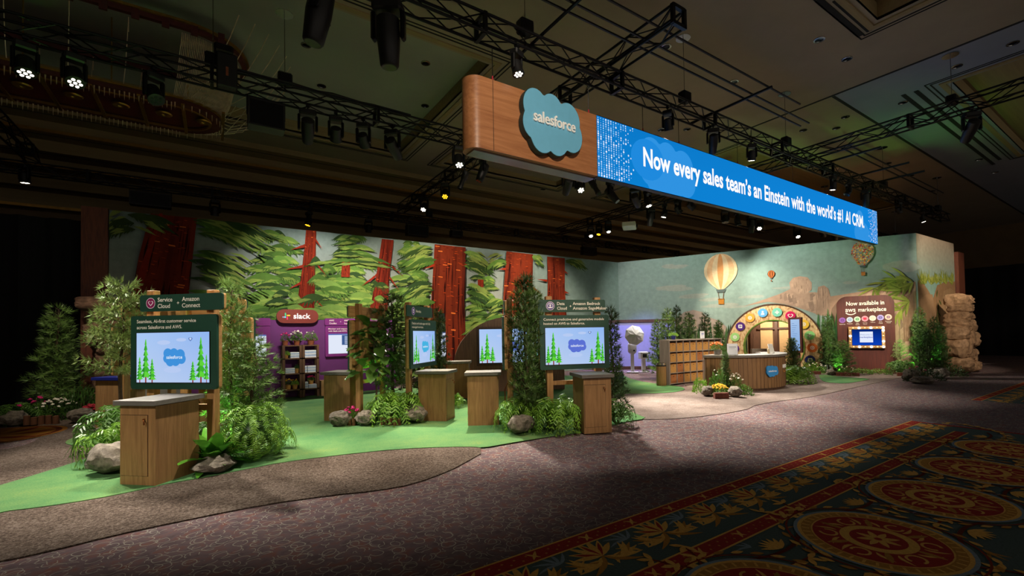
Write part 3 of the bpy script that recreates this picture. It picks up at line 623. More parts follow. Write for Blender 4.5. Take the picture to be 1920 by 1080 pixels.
balloon(p, 1446, 514, 7, [S('#6a3a20'), S('#b0683a')], S('#8a5030'))
u, v, r, rz = balloon(p, 1617, 474, 22, [S('#8e8a78')], S('#b0703a'))
r2 = random.Random(5)
for k in range(230):
    a, q = r2.random()*6.283, math.sqrt(r2.random()); x, z = r*.98*q*math.cos(a), rz*q*math.sin(a)
    if z < -rz*.2: x *= .75
    p.disc(u+x, v+z*(1 if z > 0 else 1.1), r*.07, S(r2.choice(['#c9a24a', '#b5483c', '#6d8a48', '#d2b98a', '#8a3a3a', '#c77a3c', '#5f7a8a'])), 8)
q = p.obj('mural_print', 'mural', wr); q['label'] = 'printed teal sky with balloons, clouds, boulders and firs'

# short end panel facing the aisle
EANG = math.atan2(5.42-5.5, 24.13-20.16); EL = 3.97
we = link('wall_end', None, None, (RB.x, RB.y, 0), (0, 0, EANG)); struct(we, 'end wall panel printed with cliffs, ferns and sky')
MB().box(0, 0, 0, EL, .12, WALLH).obj('wall_panel', 'interior_cream', we)
p = PR(.002, 4e-5)
grid(p, [EL*i/5 for i in range(6)], [WALLH*i/6 for i in range(7)], lambda u, v: mixc(S('#8fb0a2'), S('#b5a089'), max(0, min(1, (v-3.4)/1.2))))
def EM(x, y): q = PY(x, y, 5.46); return (max(.01, min(EL-.01, q.x-RB.x)), max(.01, q.z))
def cliff(pts, base, seed):
    P = [EM(*a) for a in pts]; p.poly(P, S(base)); r = random.Random(seed); u0, u1 = min(a[0] for a in P), max(a[0] for a in P); v1 = max(a[1] for a in P)
    for k in range(16):
        u = r.uniform(u0+.03, u1-.08); h = v1*(.2+.3*r.random()); v = r.uniform(.1, v1*.9-h)
        p.poly([(u, v), (u+.05*r.random()+.02, v+h*.2), (u+.04, v+h), (u-.02, v+h*.7)], mixc(S(base), S('#5d4630') if k % 2 else S('#d2b090'), .3+.3*r.random()))
cliff([(1720, 528), (1728, 522), (1742, 545), (1750, 560), (1752, 700), (1720, 700)], '#a5825f', 1)
cliff([(1750, 560), (1757, 535), (1772, 528), (1788, 528), (1794, 540), (1796, 700), (1752, 700)], '#a07c58', 2)
cliff([(1722, 600), (1726, 562), (1738, 552), (1749, 552), (1756, 600), (1757, 700), (1722, 700)], '#b08c68', 3)
cliff([(1762, 590), (1768, 546), (1780, 540), (1794, 548), (1796, 700), (1763, 700)], '#ac8862', 4)
for i in range(38):
    px = 1720+74*rg.random(); u, v = EM(px, 527+8*rg.random())
    for k in range(4): leaf(p, min(max(u, .3), EL-.35), v, R(rg.uniform(20, 160)), .28+.2*rg.random(), .03, mixc(S('#75852c'), S('#b8bc58'), rg.random()), 4, .2)
for i in range(14):
    u, v = EM(1757+3*rg.random(), 540+80*rg.random()); leaf(p, max(.5, u), v, R(rg.uniform(200, 340)), .3, .04, S('#4c5e28'), 4)
q = p.obj('mural_print', 'mural', we); q['label'] = 'printed tan cliffs topped with ferns'

# room glimpsed through the doorway behind the arch
ri = link('wall_inner', None, None, (RA.x, RA.y, 0), (0, 0, RANG)); struct(ri, 'brown panelled room seen through the arch')
b = MB(); b.box(4.2, 2.6, 0, 9.4, 2.7, 2.7).box(4.2, .12, 0, 4.3, 2.6, 2.7).box(9.3, .12, 0, 9.4, 2.6, 2.7).box(4.2, .12, 2.6, 9.4, 2.7, 2.7); b.obj('panelling', 'interior_wall', ri)
for u0_, u1_ in ((6.45, 6.95), (7.1, 7.55), (5.7, 6.2), (8.2, 8.7)): boxp('cream_panel', 'interior_cream', ri, u0_, 2.54, .1, u1_, 2.59, 2.3, bev=.01)
for u_ in (5.35, 6.33, 7.02, 7.62, 7.9): boxp('dark_post', 'dark_wood', ri, u_-.05, 2.45, 0, u_+.06, 2.53, 2.6)
boxp('rail', 'dark_wood', ri, 5.6, 2.48, 1.62, 7.6, 2.535, 1.70)
dr = struct(MB().box(0, 0, 0, .9, .05, 2.1, bev=.01).obj('door_1', 'dark_wood'), 'dark wooden inner door behind the arch'); dr.location = (RA.x+RE.x*7.95-RN.x*2.45, RA.y+RE.y*7.95-RN.y*2.45, 0); dr.rotation_euler = (0, 0, RANG)
MB().box(.08, -.02, .98, .2, 0, 1.02).box(.1, -.05, .99, .12, -.02, 1.01).obj('door_handle', 'steel', dr)
lamp('room_lamp', 'POINT', (RA.x+RE.x*6.3-RN.x*1.3, RA.y+RE.y*6.3-RN.y*1.3, 2.3), (0, 0, 0), 55, 0, WARM)

# end columns, drapes, hall shell
tag(MB().box(-2.62, 15.28, 0, -2.13, 15.5, 4.9).obj('end_column', 'red_wood_post'), 'red brown wood column closing the forest mural wall', 'column')
tag(MB().box(24.16, 5.30, 0, 24.95, 5.52, 4.55).obj('end_column', 'red_wood_post'), 'red brown wood column behind the stacked sandstone tower', 'column')
def drape(name, label, x0, y0, x1, y1, h):
    b = MB(); n = 160; L = math.hypot(x1-x0, y1-y0); dx, dy = (x1-x0)/L, (y1-y0)/L; low, hi = [], []
    for i in range(n+1):
        t = L*i/n; o = .09*math.sin(t*9)+.05*math.sin(t*23+1); low.append((x0+dx*t-dy*o, y0+dy*t+dx*o, 0.0)); hi.append((x0+dx*t-dy*o*.6, y0+dy*t+dx*o*.6, h))
    b.loft([low, hi], False, False); return tag(b.obj(name, 'black_cloth', None, 60), label, 'curtain')
drape('black_drape', 'black pleated drape beside the dark end of the forest wall', -14, 15.62, -2.66, 15.62, 4.6)
drape('black_drape', 'black pleated drape closing the far end of the hall', 35, 24, 35, -13, 4.85)
struct(MB().box(-16, 22.4, 0, 46, 22.6, 8.2).obj('wall_back', 'hall_wall')); struct(MB().box(-16.2, -14, 0, -16, 22.4, 8.2).obj('wall_side', 'hall_wall')); struct(MB().box(42, -14, 0, 42.2, 22.4, 8.2).obj('wall_far', 'hall_wall'))

# ================================================================== ceiling
c2 = G(1785, 155, CEIL); c3 = G(1645, 38, CEIL)
COFF = [(-14, 9.5, 5.5, 16.0, 'coffer_paint'), (c2.x, -9, c2.x+9, c2.y, 'moulding'), (c3.x-9, -9, c3.x, c3.y, 'moulding'), (7.2, 11.6, 12.6, 16.0, 'ceiling_paint'), (15.5, 9.0, 30, 16.0, 'moulding')]
xs = sorted({-16, 46, 14.2}|{x for c in COFF for x in (c[0], c[2])}); ys = sorted({-14, 22.4, 5.62, 17.6}|{y for c in COFF for y in (c[1], c[3])})
b = MB()
for i in range(len(xs)-1):
    for j in range(len(ys)-1):
        mx_, my_ = (xs[i]+xs[i+1])/2, (ys[j]+ys[j+1])/2
        if any(c[0] < mx_ < c[2] and c[1] < my_ < c[3] for c in COFF): continue
        b.m = 0 if (my_ > 5.62 or mx_ < 14.2) else 1
        b.box(xs[i], ys[j], CEIL, xs[i+1], ys[j+1], CEIL+.06)
struct(b.obj('ceiling', ['ceiling_paint', 'ceiling_cool']), 'dim painted ballroom ceiling with recessed coffers')
for k, (x0, y0, x1, y1, m) in enumerate(COFF):
    b = MB(); d = .38 if k != 3 else .25
    b.box(x0-.05, y0-.05, CEIL+d, x1+.05, y1+.05, CEIL+d+.05); e = struct(b.obj('ceiling_coffer', m))
    e['label'] = ['greenish recessed ceiling panel around the chandelier', 'tan recessed coffer beyond the aisle truss', 'brown recessed coffer over the aisle', 'recessed tan ceiling panel above the forest wall', 'recessed tan ceiling panel above the sky wall'][k]
    for q, (a0, a1, b0, b1) in enumerate(((x0-.06, y0-.06, x1+.06, y0), (x0-.06, y1, x1+.06, y1+.06), (x0-.06, y0, x0, y1), (x1, y0, x1+.06, y1))):
        boxp('coffer_side', 'moulding', e, a0, a1, CEIL+.001, b0, b1, CEIL+d)
    for g, (o, wd, h) in enumerate(((.10, .12, .03), (.34, .03, .012), (.44, .025, .012))):
        m2 = 'moulding' if g == 0 else 'groove'
        for a0, a1, b0, b1 in ((x0-o-wd, y0-o-wd, x1+o+wd, y0-o), (x0-o-wd, y1+o, x1+o+wd, y1+o+wd), (x0-o-wd, y0-o, x0-o, y1+o), (x1+o, y0-o, x1+o+wd, y1+o)):
            boxp('coffer_trim', m2, e, a0, a1, CEIL-h, b0, b1, CEIL)
for k, (a0, a1, b0, b1) in enumerate(((14.3, 5.58, 46, 5.66), (14.2, -14, 14.28, 8.9))):
    struct(MB().box(a0, a1, CEIL-.006, b0, b1, CEIL-.0005).obj('trim_%d' % (k+1), 'groove'), 'dark seam in the ceiling')
for k, (a, b_) in enumerate((((1532, 0), (1613, 67)), ((1566, 0), (1630, 58)), ((1728, 165), (1900, 300)), ((1746, 160), (1916, 290)))):
    A, B_ = G(*a, CEIL), G(*b_, CEIL); x0, x1 = sorted((A.x, B_.x)); yy = (A.y+B_.y)/2 if k < 2 else c2.y+(.95 if k == 2 else .68)
    tag(MB().box(x0, yy-.05, CEIL-.012, x1, yy+.05, CEIL-.001).obj('slot_diffuser', 'groove'), 'long dark slot air diffuser '+('beside the brown coffer over the aisle' if k < 2 else 'beside the tan coffer beyond the aisle truss'), 'air vent', 'slot air diffusers '+('by the brown coffer' if k < 2 else 'by the tan coffer'))
# stepped cornice along the back of the hall
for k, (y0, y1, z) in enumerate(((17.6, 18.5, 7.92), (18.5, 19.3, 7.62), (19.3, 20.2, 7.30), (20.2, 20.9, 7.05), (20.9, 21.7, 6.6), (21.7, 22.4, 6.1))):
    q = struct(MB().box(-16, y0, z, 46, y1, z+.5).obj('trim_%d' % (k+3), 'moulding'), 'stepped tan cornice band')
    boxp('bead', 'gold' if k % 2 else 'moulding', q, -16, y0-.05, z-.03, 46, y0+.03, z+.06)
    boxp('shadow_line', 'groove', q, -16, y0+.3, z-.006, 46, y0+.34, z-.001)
# downlights
dl = None
for px, py in ((574, 84), (603, 161), (797, 198), (798, 118), (1249, 87), (1376, 153), (1536, 74), (1588, 110), (1585, 219), (1693, 192), (1794, 124), (1899, 81), (1568, 240), (1506, 244), (1748, 358), (1665, 306), (1708, 329), (1836, 299), (1866, 323), (440, 355), (1018, 370), (1085, 385), (1018, 355), (813, 322), (1240, 243), (1288, 242)):
    inC = any(c[0] < G(px, py, CEIL).x < c[2] and c[1] < G(px, py, CEIL).y < c[3] for c in COFF); z = CEIL+(.38 if inC else 0); P = G(px, py, z)
    if P.y > 17 or P.y < -9: continue
    if dl is None:
        dl = thing('downlight', 'small round recessed downlight in the ceiling', 'downlight', P, 0, 'recessed ceiling downlights')
        MB().lathe([(.115, 0), (.115, -.014), (.085, -.018), (.08, -.001)], 20, cap=False).obj('trim_ring', 'steel', dl, 40)
        MB().lathe([(.08, -.002), (.001, -.002)], 20, cap=True).obj('lens', 'lens_off', dl)
    else: c = copy_tree(dl); c.location = P
# ================================================================== overhead rigging
TS = .29                                                     # truss box size
_brace = {}
def truss(label, a, b, each=True, bay=.5):
    a, b = Vector(a), Vector(b); L = (b-a).length; ang = math.atan2(b.y-a.y, b.x-a.x)
    t = thing('lighting_truss', label, 'truss', a, ang, 'black box trusses')
    for y in (-TS/2, TS/2):
        for z in (0, TS): MB().cyl((0, y, z), (L, y, z), .024, n=8).obj('chord', 'truss_black', t, 50)
    n = int(L/bay); st = L/n
    def bm(d, h):                                           # one diagonal, dx along, dy, dz
        k = (round(st, 3), d, h)
        if k not in _brace: _brace[k] = MB().cyl((0, 0, 0), (st, d, h), .012, n=5).mesh('brace', 'truss_black')
        return _brace[k]
    J = MB()
    for i in range(n):
        s = 1 if i % 2 else -1
        for fixed, (d, h), (y, z) in ((0, (0, TS*s), (-TS/2, 0 if s > 0 else TS)), (1, (0, TS*s), (TS/2, 0 if s > 0 else TS)), (2, (TS*s, 0), (-TS/2*s, 0)), (3, (TS*s, 0), (-TS/2*s, TS))):
            if each: link('brace', bm(d, h), t, (i*st, y, z))
            else: J.cyl((i*st, y, z), ((i+1)*st, y+d, z+h), .012, n=4)
    if not each: stuff(J.obj('braces', 'truss_black', t))
    for k in range(int(L/3)+1):                             # bolted end frames between sections
        x = min(L-.03, max(.03, k*3.0)); B = MB()
        for y in (-TS/2, TS/2): B.box(x-.03, y-.03, -.02, x+.03, y+.03, TS+.02)
        B.box(x-.03, -TS/2, -.03, x+.03, TS/2, .03).box(x-.03, -TS/2, TS-.03, x+.03, TS/2, TS+.03); B.obj('end_frame', 'truss_black', t)
    return t
z = TZ+.03
truss('long black box truss carrying the wooden LED banner', (-2.5, T_F, z), (27, T_F, z))
truss('long black box truss behind the LED banner with lamps under it', (-6, T_M, z), (25.5, T_M, z))
truss('black cross truss over the tree kiosks ending above the wooden banner', (T_L, 4.7, z+.34), (T_L, T_B, z+.34))
truss('black cross truss reaching over the aisle past the end of the booth', (T_R, -2, z+.34), (T_R, T_B, z+.34))
truss('black truss running above the top of the forest wall', (-6, T_B, z), (24, T_B, z), False)
truss('black cross truss over the drape end of the forest wall', (-4.13, 14.7, z+.34), (-4.13, T_B, z+.34), False)
truss('distant black truss above the stacked sandstone tower', (21, 9.5, z), (36, 9.5, z), False)

# conduit rails hung over the banner truss
for k, (y, zz) in enumerate(((5.55, 6.71), (5.35, 6.71), (5.0, 6.71))):
    tag(MB().cyl((2.0, y, zz), (12.2 if k < 2 else 11.0, y, zz), .022, n=6).obj('pipe_rail', 'truss_black'), 'long thin black pipe above the banner truss', 'pipe', 'thin pipes above the banner truss')
for k, (y, zz) in enumerate(((5.6, 6.71), (5.4, 6.71))):
    tag(MB().cyl((14.6, y, zz), (23, y, zz), .022, n=6).obj('pipe_rail', 'truss_black'), 'long thin black pipe above the banner truss', 'pipe', 'thin pipes above the banner truss')
for x in (4.6, 9.6, 15.4, 17.6, 19.0):
    tag(MB().cyl((x, 4.9, 6.655), (x, 6.9, 6.655), .03, n=6).obj('cross_pipe', 'truss_black'), 'short black pipe laid across the banner truss', 'pipe', 'short pipes across the banner truss')
# chain hoists with steel lines to the ceiling
hoist = thing('chain_hoist', 'black chain hoist hanging above a truss', 'hoist', (0, 0, 0), 0, 'chain hoists over the trusses')
part('motor', 'black_metal', hoist, lambda b: b.box(-.13, -.10, .30, .13, .10, .54, bev=.03), 0)
part('hook', 'steel', hoist, lambda b: b.cyl((0, 0, .22), (0, 0, .31), .015, n=6)); part('chain', 'steel', hoist, lambda b: b.cyl((0, 0, .54), (0, 0, 1.75), .008, n=5))
part('ceiling_plate', 'steel', hoist, lambda b: b.cyl((0, 0, 1.74), (0, 0, 1.75), .16, n=14))
HO = [(13.0, T_F), (19.9, T_F), (4.35, T_F), (8.6, T_F), (.02, T_M), (1.2, T_M), (10.5, T_M), (17, T_M), (16.5, T_B), (T_R, 3.2), (26, T_F), (7.6, T_B), (23.0, 9.5), (31.5, 9.5)]
for k, (x, y) in enumerate(HO):
    h = hoist if k == 0 else copy_tree(hoist); h.location = (x, y, TZ+.06)
    wh = 'the banner truss' if y == T_F else ('the truss behind the banner' if y == T_M else ('the truss above the forest wall' if y == T_B else ('the distant truss by the sandstone tower' if y == 9.5 else 'the aisle end of a cross truss')))
    h['label'] = 'black chain hoist hanging above '+wh; h['group'] = 'chain hoists above '+wh
    if x == T_R: h.location.z += .34; h.scale.z = .8

# moving lights
def make_fixture(kind):
    on = kind.split('_')[-1]; base = kind.split('_')[0]
    lab = {'wash': 'black moving wash light hanging dark under a truss', 'wash_on': 'black wash light with a bright white lens hanging under a truss', 'wash_amber': 'black wash light glowing amber under a truss', 'spot': 'long black moving head light hanging under a truss', 'profile': 'slim black profile spotlight hanging under a truss'}[kind]
    t = thing('stage_light', lab, 'stage light', (0, 0, 0), 0, {'wash': 'dark wash lights on the trusses', 'wash_on': 'lit wash lights on the trusses', 'wash_amber': 'amber wash lights on the trusses', 'spot': 'moving head lights on the trusses', 'profile': 'profile spotlights on the trusses'}[kind])
    part('clamp', 'black_metal', t, lambda b: (b.cyl((-.035, 0, -.005), (.035, 0, -.005), .04, n=8), b.cyl((0, 0, -.1), (0, 0, -.03), .015, n=6)))
    if base == 'profile':
        part('yoke', 'black_metal', t, lambda b: b.prism([(-.11, -.3), (-.1, -.3), (-.1, -.11), (.1, -.11), (.1, -.3), (.11, -.3), (.11, -.1), (-.11, -.1)], -.015, .015))
        h = part('lamp_body', 'black', t, lambda b: b.lathe([(.05, .16), (.095, .13), (.095, -.1), (.07, -.13), (.07, -.34), (.085, -.35), (.085, -.42), (.06, -.42)], 14), 40); h.location = (0, 0, -.28)
        part('lens', 'lens_off', h, lambda b: b.cyl((0, 0, -.425), (0, 0, -.42), .06, n=14)); return t
    bs = .16 if base == 'spot' else .13
    part('base', 'black', t, lambda b: b.box(-bs, -.1, -.22, bs, .1, -.1, bev=.025))
    for sg in (-1, 1): part('yoke_arm', 'black_metal', t, lambda b: b.box(sg*bs-.025, -.05, -.52, sg*bs+.025, .05, -.2, bev=.02))
    if base == 'spot': prof = [(.06, .19), (.12, .15), (.125, -.05), (.1, -.34), (.085, -.36), (.05, -.36)]; zl = -.362; rl = .075
    else: prof = [(.05, .14), (.10, .11), (.115, 0), (.11, -.08), (.125, -.16), (.11, -.165)]; zl = -.155; rl = .105
    h = part('head', 'black', t, lambda b: b.lathe(prof, 18), 40); h.location = (0, 0, -.44)
    lm = {'on': 'lens_on', 'amber': 'lens_amber'}.get(on, 'lens_off')
    if base == 'spot': part('lens', lm, h, lambda b: b.cyl((0, 0, zl), (0, 0, zl+.004), rl, n=16))
    else:
        part('lens_plate', 'black_metal', h, lambda b: b.cyl((0, 0, zl-.003), (0, 0, zl+.004), rl, n=18))
        def cells(b):
            for k in range(7):
                a = R(60*k); q = 0 if k == 6 else .066; b.cyl((q*math.cos(a), q*math.sin(a), zl-.012), (q*math.cos(a), q*math.sin(a), zl-.004), .024, n=8)
        part('lens', lm, h, cells)
    return t
PROTO = {}
LABF = {'wash': 'black moving wash light hanging unlit under %s', 'wash_on': 'black wash light with a bright white lens under %s', 'wash_amber': 'black wash light glowing amber under %s', 'spot': 'long black moving head light hanging under %s', 'profile': 'slim black profile spotlight under %s'}
for f in FIX:
    k = f[0]; first = k not in PROTO
    if first: PROTO[k] = make_fixture(k)
    t = PROTO[k] if first else copy_tree(PROTO[k]); P = fix_pos(f); t.location = P
    if f[1] in 'LRC': t.location.z = P.z+.34; t.location.x -= TS/2
    else: t.location.y -= TS/2
    t.scale = [1.25 if f[2] < 800 else .8]*3 if f[1] == 'F' else [1, 1, 1]
    where = {'F': 'the banner truss', 'M': 'the truss behind the banner', 'L': 'the cross truss over the tree kiosks', 'R': 'the cross truss over the aisle', 'B': 'the truss above the forest wall', 'C': 'the cross truss by the black drape'}[f[1]]
    t['label'] = LABF[k] % where; t['group'] = t['group'].split(' under ')[0].split(' on the')[0]+' under '+where
    if len(f) > 4: d = (Vector(f[4])-P).normalized()
    else: d = Vector((rnd.uniform(-.4, .4), rnd.uniform(-.2, .5), -1)).normalized()
    t.rotation_euler = (0, 0, math.atan2(d.y, d.x)-math.pi/2); tilt = math.acos(max(-1, min(1, -d.z)))
    for ch in t.children:
        if ch.name.split('.')[0] in ('head', 'lamp_body'): ch.rotation_euler = (tilt, 0, 0)
# extra fixtures of the far trusses
for x in (22.4, 23.6, 26.5, 29.0, 31.5):
    t = copy_tree(PROTO['wash_amber' if x == 26.5 else 'wash']); t.location = (x, 9.5-TS/2, TZ+.02); t.scale = (1, 1, 1); t['label'] = ('black wash light glowing amber' if x == 26.5 else 'black wash light hanging unlit')+' under the distant truss by the sandstone tower'; t['group'] = 'lights of the distant truss'
# speaker cabinets, projector
def speaker(x, y, w_, h, lab, z0=TZ):
    t = thing('loudspeaker', lab, 'loudspeaker', (x, y, z0-.02), 0)
    part('cabinet', 'black', t, lambda b: b.prism([(-w_/2, -h), (w_/2, -h), (w_/2, -.08), (-w_/2, -.08)], -.16, .16)); part('grille', 'black_metal', t, lambda b: b.box(-w_/2+.03, -.175, -h+.03, w_/2-.03, -.161, -.12))
    part('bracket', 'black_metal', t, lambda b: (b.box(-w_/2-.02, -.03, -h*.6, -w_/2, .03, 0), b.box(w_/2, -.03, -h*.6, w_/2+.02, .03, 0), b.box(-w_/2-.02, -.03, -.02, w_/2+.02, .03, 0)))
speaker(PY(499, 215, T_M).x, T_M, .62, .6, 'wide black loudspeaker cabinet hanging under the middle truss')
speaker(PY(283, 385, T_B).x, T_B, 1.0, .5, 'black loudspeaker box over the dark redwood trunk'); speaker(PY(782, 440, T_B).x, T_B, .9, .5, 'black loudspeaker box above the middle of the forest wall'); speaker(PY(1104, 478, T_B).x, T_B, .9, .5, 'black loudspeaker box above the wall corner'); speaker(PY(855, 418, T_B).x, T_B, .5, .35, 'small boxed fitting beside the amber lamp over the forest wall')
t = thing('projector', 'pale projector hanging from the cross truss near the wall corner', 'projector', (T_R, PX(1180, 437, T_R).y, TZ+.34), R(40))
part('bracket', 'black_metal', t, lambda b: b.cyl((0, 0, -.42), (0, 0, .08), .03, n=8)); part('case', 'fabric_white', t, lambda b: b.box(-.42, -.28, -.62, .42, .28, -.42, bev=.03)); part('lens', 'lens_off', t, lambda b: b.cyl((.1, -.34, -.52), (.1, -.27, -.52), .07, n=14))
t = thing('winch_box', 'tall black control box strapped to the middle truss by the chandelier', 'control box', (PY(425, 110, T_M).x, T_M-.24, TZ-.1))
part('case', 'black', t, lambda b: b.box(-.16, -.09, 0, .16, .09, .62, bev=.02)); part('lid', 'black_metal', t, lambda b: b.box(-.2, -.1, .62, .1, .1, .78, bev=.03)); part('tag', 'terracotta', t, lambda b: b.box(-.02, -.1, .2, .02, -.091, .36))
# cable bundles on the middle truss
for k in range(3):
    pts = [(PY(445, 150, T_M).x+i*.28, T_M-.1+.1*k+.02*math.sin(i*1.7+k), TZ+TS+.09+.02*k+.01*math.sin(i*2.3+k*2)) for i in range(13)]
    tag(MB().tube(pts, .022, 6).obj('cable_bundle', 'black', None, 60), 'sagging black cable bundle along the top of the middle truss', 'cable', 'cables on the middle truss')

# ------------------------------------------------------------------ banner with LED screen
t = thing('overhead_banner', 'long hanging banner with wood end, cloud sign and blue LED screen', 'banner', (0, BANY, 0))
bx0, bx1, bxm, bz0, bz1, bth = 3.29, 19.19, 5.94, 4.53, 5.68, .42
rr = .20
outl = [(bxm, 0), (bx0+rr, 0)]+[(bx0+rr+rr*math.cos(R(a)), rr+rr*math.sin(R(a))) for a in range(-105, -181, -15)]+[(bx0+rr+rr*math.cos(R(a)), bth-rr+rr*math.sin(R(a))) for a in range(180, 89, -15)]+[(bxm, bth)]
MB().slab(outl, bz0, bz1).obj('wood_end', 'banner_wood', t, 30)
boxp('seam', 'dark_wood', t, 3.70, -.003, bz0, 3.71, .01, bz1); boxp('bottom_rim', 'steel', t, bx0+.1, .08, bz0-.03, bxm, bth-.08, bz0)
boxp('screen_frame', 'black', t, bxm+.003, .012, bz0-.01, bx1+.02, .13, bz1+.02)
p = PR(.002, 3e-5)
p.raw([(bxm+.004, bz0), (bx1, bz0), (bx1, bz1), (bxm+.004, bz1)], [(0, 1, 2, 3)], [S('#0b7fd0'), S('#1186dc'), S('#1186dc'), S('#0a78c8')])
H_ = bz1-bz0
def clipz(P): return [(x, max(bz0+.002, min(bz1-.002, y))) for x, y in P]
p.poly(clipz([(x, y) for x, y in cloud(8.0, 4.98, 1.75)]), S('#2f93e2')); p.poly(clipz([(7.35+.5*math.cos(R(a)), 5.12+.42*math.sin(R(a))) for a in range(0, 360, 15)]), S('#1f8ade'))
p.poly(clipz([(17.9+.62*math.cos(R(a)), 4.75+.42*math.sin(R(a))) for a in range(0, 360, 12)]), S('#2f93e2')); p.poly(clipz([(17.75+.3*math.cos(R(a)), 5.2+.32*math.sin(R(a))) for a in range(0, 360, 15)]), S('#3a99e4'))
rd = random.Random(2)
def dots(x0, n, flip):
    for i in range(n):
        for j in range(26):
            x = x0+(i*.066)*(-1 if flip else 1); zz = bz0+.03+j*.0435; t_ = i/n
            if rd.random() < t_*t_*1.1-(.15 if j < 9 or j > 21 else 0): continue
            r_ = .008+.016*rd.random(); p.disc(x, zz, r_*.9, mixc(S('#59b4f2'), S('#ffffff'), rd.random()), 6, r_)
dots(bxm+.04, 15, False); dots(bx1-.04, 13, True)
# the slogan, laid along the screen
x0_ = PY(1205, 300, BANY).x; x1_ = PY(1619, 412, BANY).x; W_ = x1_-x0_
full = 'Now every sales team\u2019s an Einstein with the world\u2019s #1 AI CRM.'
wd = text_geo(full, .012)[2]; k = W_/wd
p.text(full, x0_, 4.97, .54, '#ffffff', 'l', .028, W_)
q = p.obj('led_screen', 'led', t); q['label'] = 'blue LED screen reading Now every sales team\u2019s an Einstein with the world\u2019s #1 AI CRM.'
# cloud sign
ccx, ccz = PY(1029, 241, BANY).x, PY(1029, 241, BANY).z
C0 = [(ccx+x*1.06, ccz+y*1.28) for x, y in cloud(0, 0, 1.18)]
cs = MB().prism(C0, -.13, -.02).obj('cloud_sign', ['cloud_edge'], t); cs['label'] = 'teal raised cloud sign reading salesforce'
MB().prism([(ccx+(x-ccx)*.985, ccz+(y-ccz)*.985) for x, y in C0], -.137, -.13).obj('cloud_face', 'cloud_teal', cs)
def letters3d(name, txt, u, v, size, y0, y1, m, parent, bold=.012, width=None):
    vs, fs, wd = text_geo(txt, bold); kx = width/wd if width else size; n = len(vs); o = u-wd*kx/2; b = MB()
    b.add([(o+x*kx, y0, v+y*size) for x, y in vs]+[(o+x*kx, y1, v+y*size) for x, y in vs], list(fs)+[tuple(i+n for i in f) for f in fs])
    E = {}
    for f in fs:
        for a, c in zip(f, f[1:]+f[:1]): E[(a, c)] = 1
    b.add([], []); base = 0
    for (a, c) in E:
        if (c, a) not in E: b.f.append((a, a+n, c+n, c)); b.mi.append(0)
    return b.obj(name, m, parent)
letters3d('lettering', 'salesforce', ccx+.02, ccz-.02, .27, -.165, -.138, 'letter_white', cs, .014, .90)
# banner hanging lines
for k, px in enumerate((929, 1109, 1210, 1277, 1386, 1488, 1562)):
    x = PY(px, 200, BANY).x; hl = thing('hanging_line', 'thin steel line with red hook holding up the banner', 'cable', (x, BANY+.08, bz1+.02), 0, 'hanging lines of the banner')
    part('wire', 'steel', hl, lambda b: b.cyl((0, 0, .06), (0, 0, TZ-bz1-.05), .008, n=5)); part('hook', 'red_petal', hl, lambda b: b.cyl((0, 0, 0), (0, 0, .09), .02, .012, 6))
# hanging lines of the mural walls

# ------------------------------------------------------------------ chandelier in the green coffer
cz = 6.6; cy0 = 12.9; ctip = .2; clen = 6.5; cr = .86
t = thing('chandelier', 'long oval chandelier of dark red bands and bead strings in the coffer', 'chandelier', (ctip-clen/2, cy0, cz))
def oval(r, half): return [(half-r+r*math.cos(R(a)), r*math.sin(R(a))) for a in range(-90, 91, 10)]+[(-half+r+r*math.cos(R(a)), r*math.sin(R(a))) for a in range(90, 271, 10)]
def band(b, r_out, r_in, half, z0, z1):
    o = oval(r_out, half); i_ = oval(r_in, half-(r_out-r_in)); b.loft([[(x, y, z0) for x, y in o], [(x, y, z1) for x, y in o], [(x, y, z1) for x, y in i_], [(x, y, z0) for x, y in i_], [(x, y, z0) for x, y in o]], False)
hf = clen/2
part('lower_band', 'dark_red', t, lambda b: band(b, cr, cr-.22, hf, 0, .10), 40); part('lower_trim', 'gold', t, lambda b: (band(b, cr+.03, cr-.02, hf+.03, .08, .12), band(b, cr-.2, cr-.25, hf-.2, -.02, .02)), 40)
part('inner_tray', 'dark_red', t, lambda b: b.slab(oval(cr-.26, hf-.26), .05, .07)); part('upper_band', 'dark_red', t, lambda b: band(b, cr+.35, cr+.25, hf+.5, CEIL-cz-.06, CEIL-cz+.06), 40); part('upper_trim', 'gold', t, lambda b: band(b, cr+.40, cr+.34, hf+.55, CEIL-cz+.04, CEIL-cz+.09), 40)
for x in (-hf*.8, -hf*.4, 0, hf*.4, hf*.8): part('hanger_rod', 'gold', t, lambda b: b.cyl((x, 0, .07), (x, 0, CEIL-cz+.38), .012, n=6))
for i in range(14): part('upper_crest', 'dark_red', t, lambda b: b.box(-hf+.3+i*.47, -cr-.37, CEIL-cz-.16, -hf+.42+i*.47, -cr-.33, CEIL-cz+.05))
for i in range(9):
    x = -hf+.75+i*.72
    boxp('crossbar', 'gold', t, x-.03, -cr+.02, -.03, x+.03, cr-.02, .01)
    if i < 8: part('medallion', 'gold', t, lambda b: b.lathe([(.15, -.01), (.13, -.035), (.05, -.035), (.03, -.015)], 16, (x+.36, -.1)), 40)
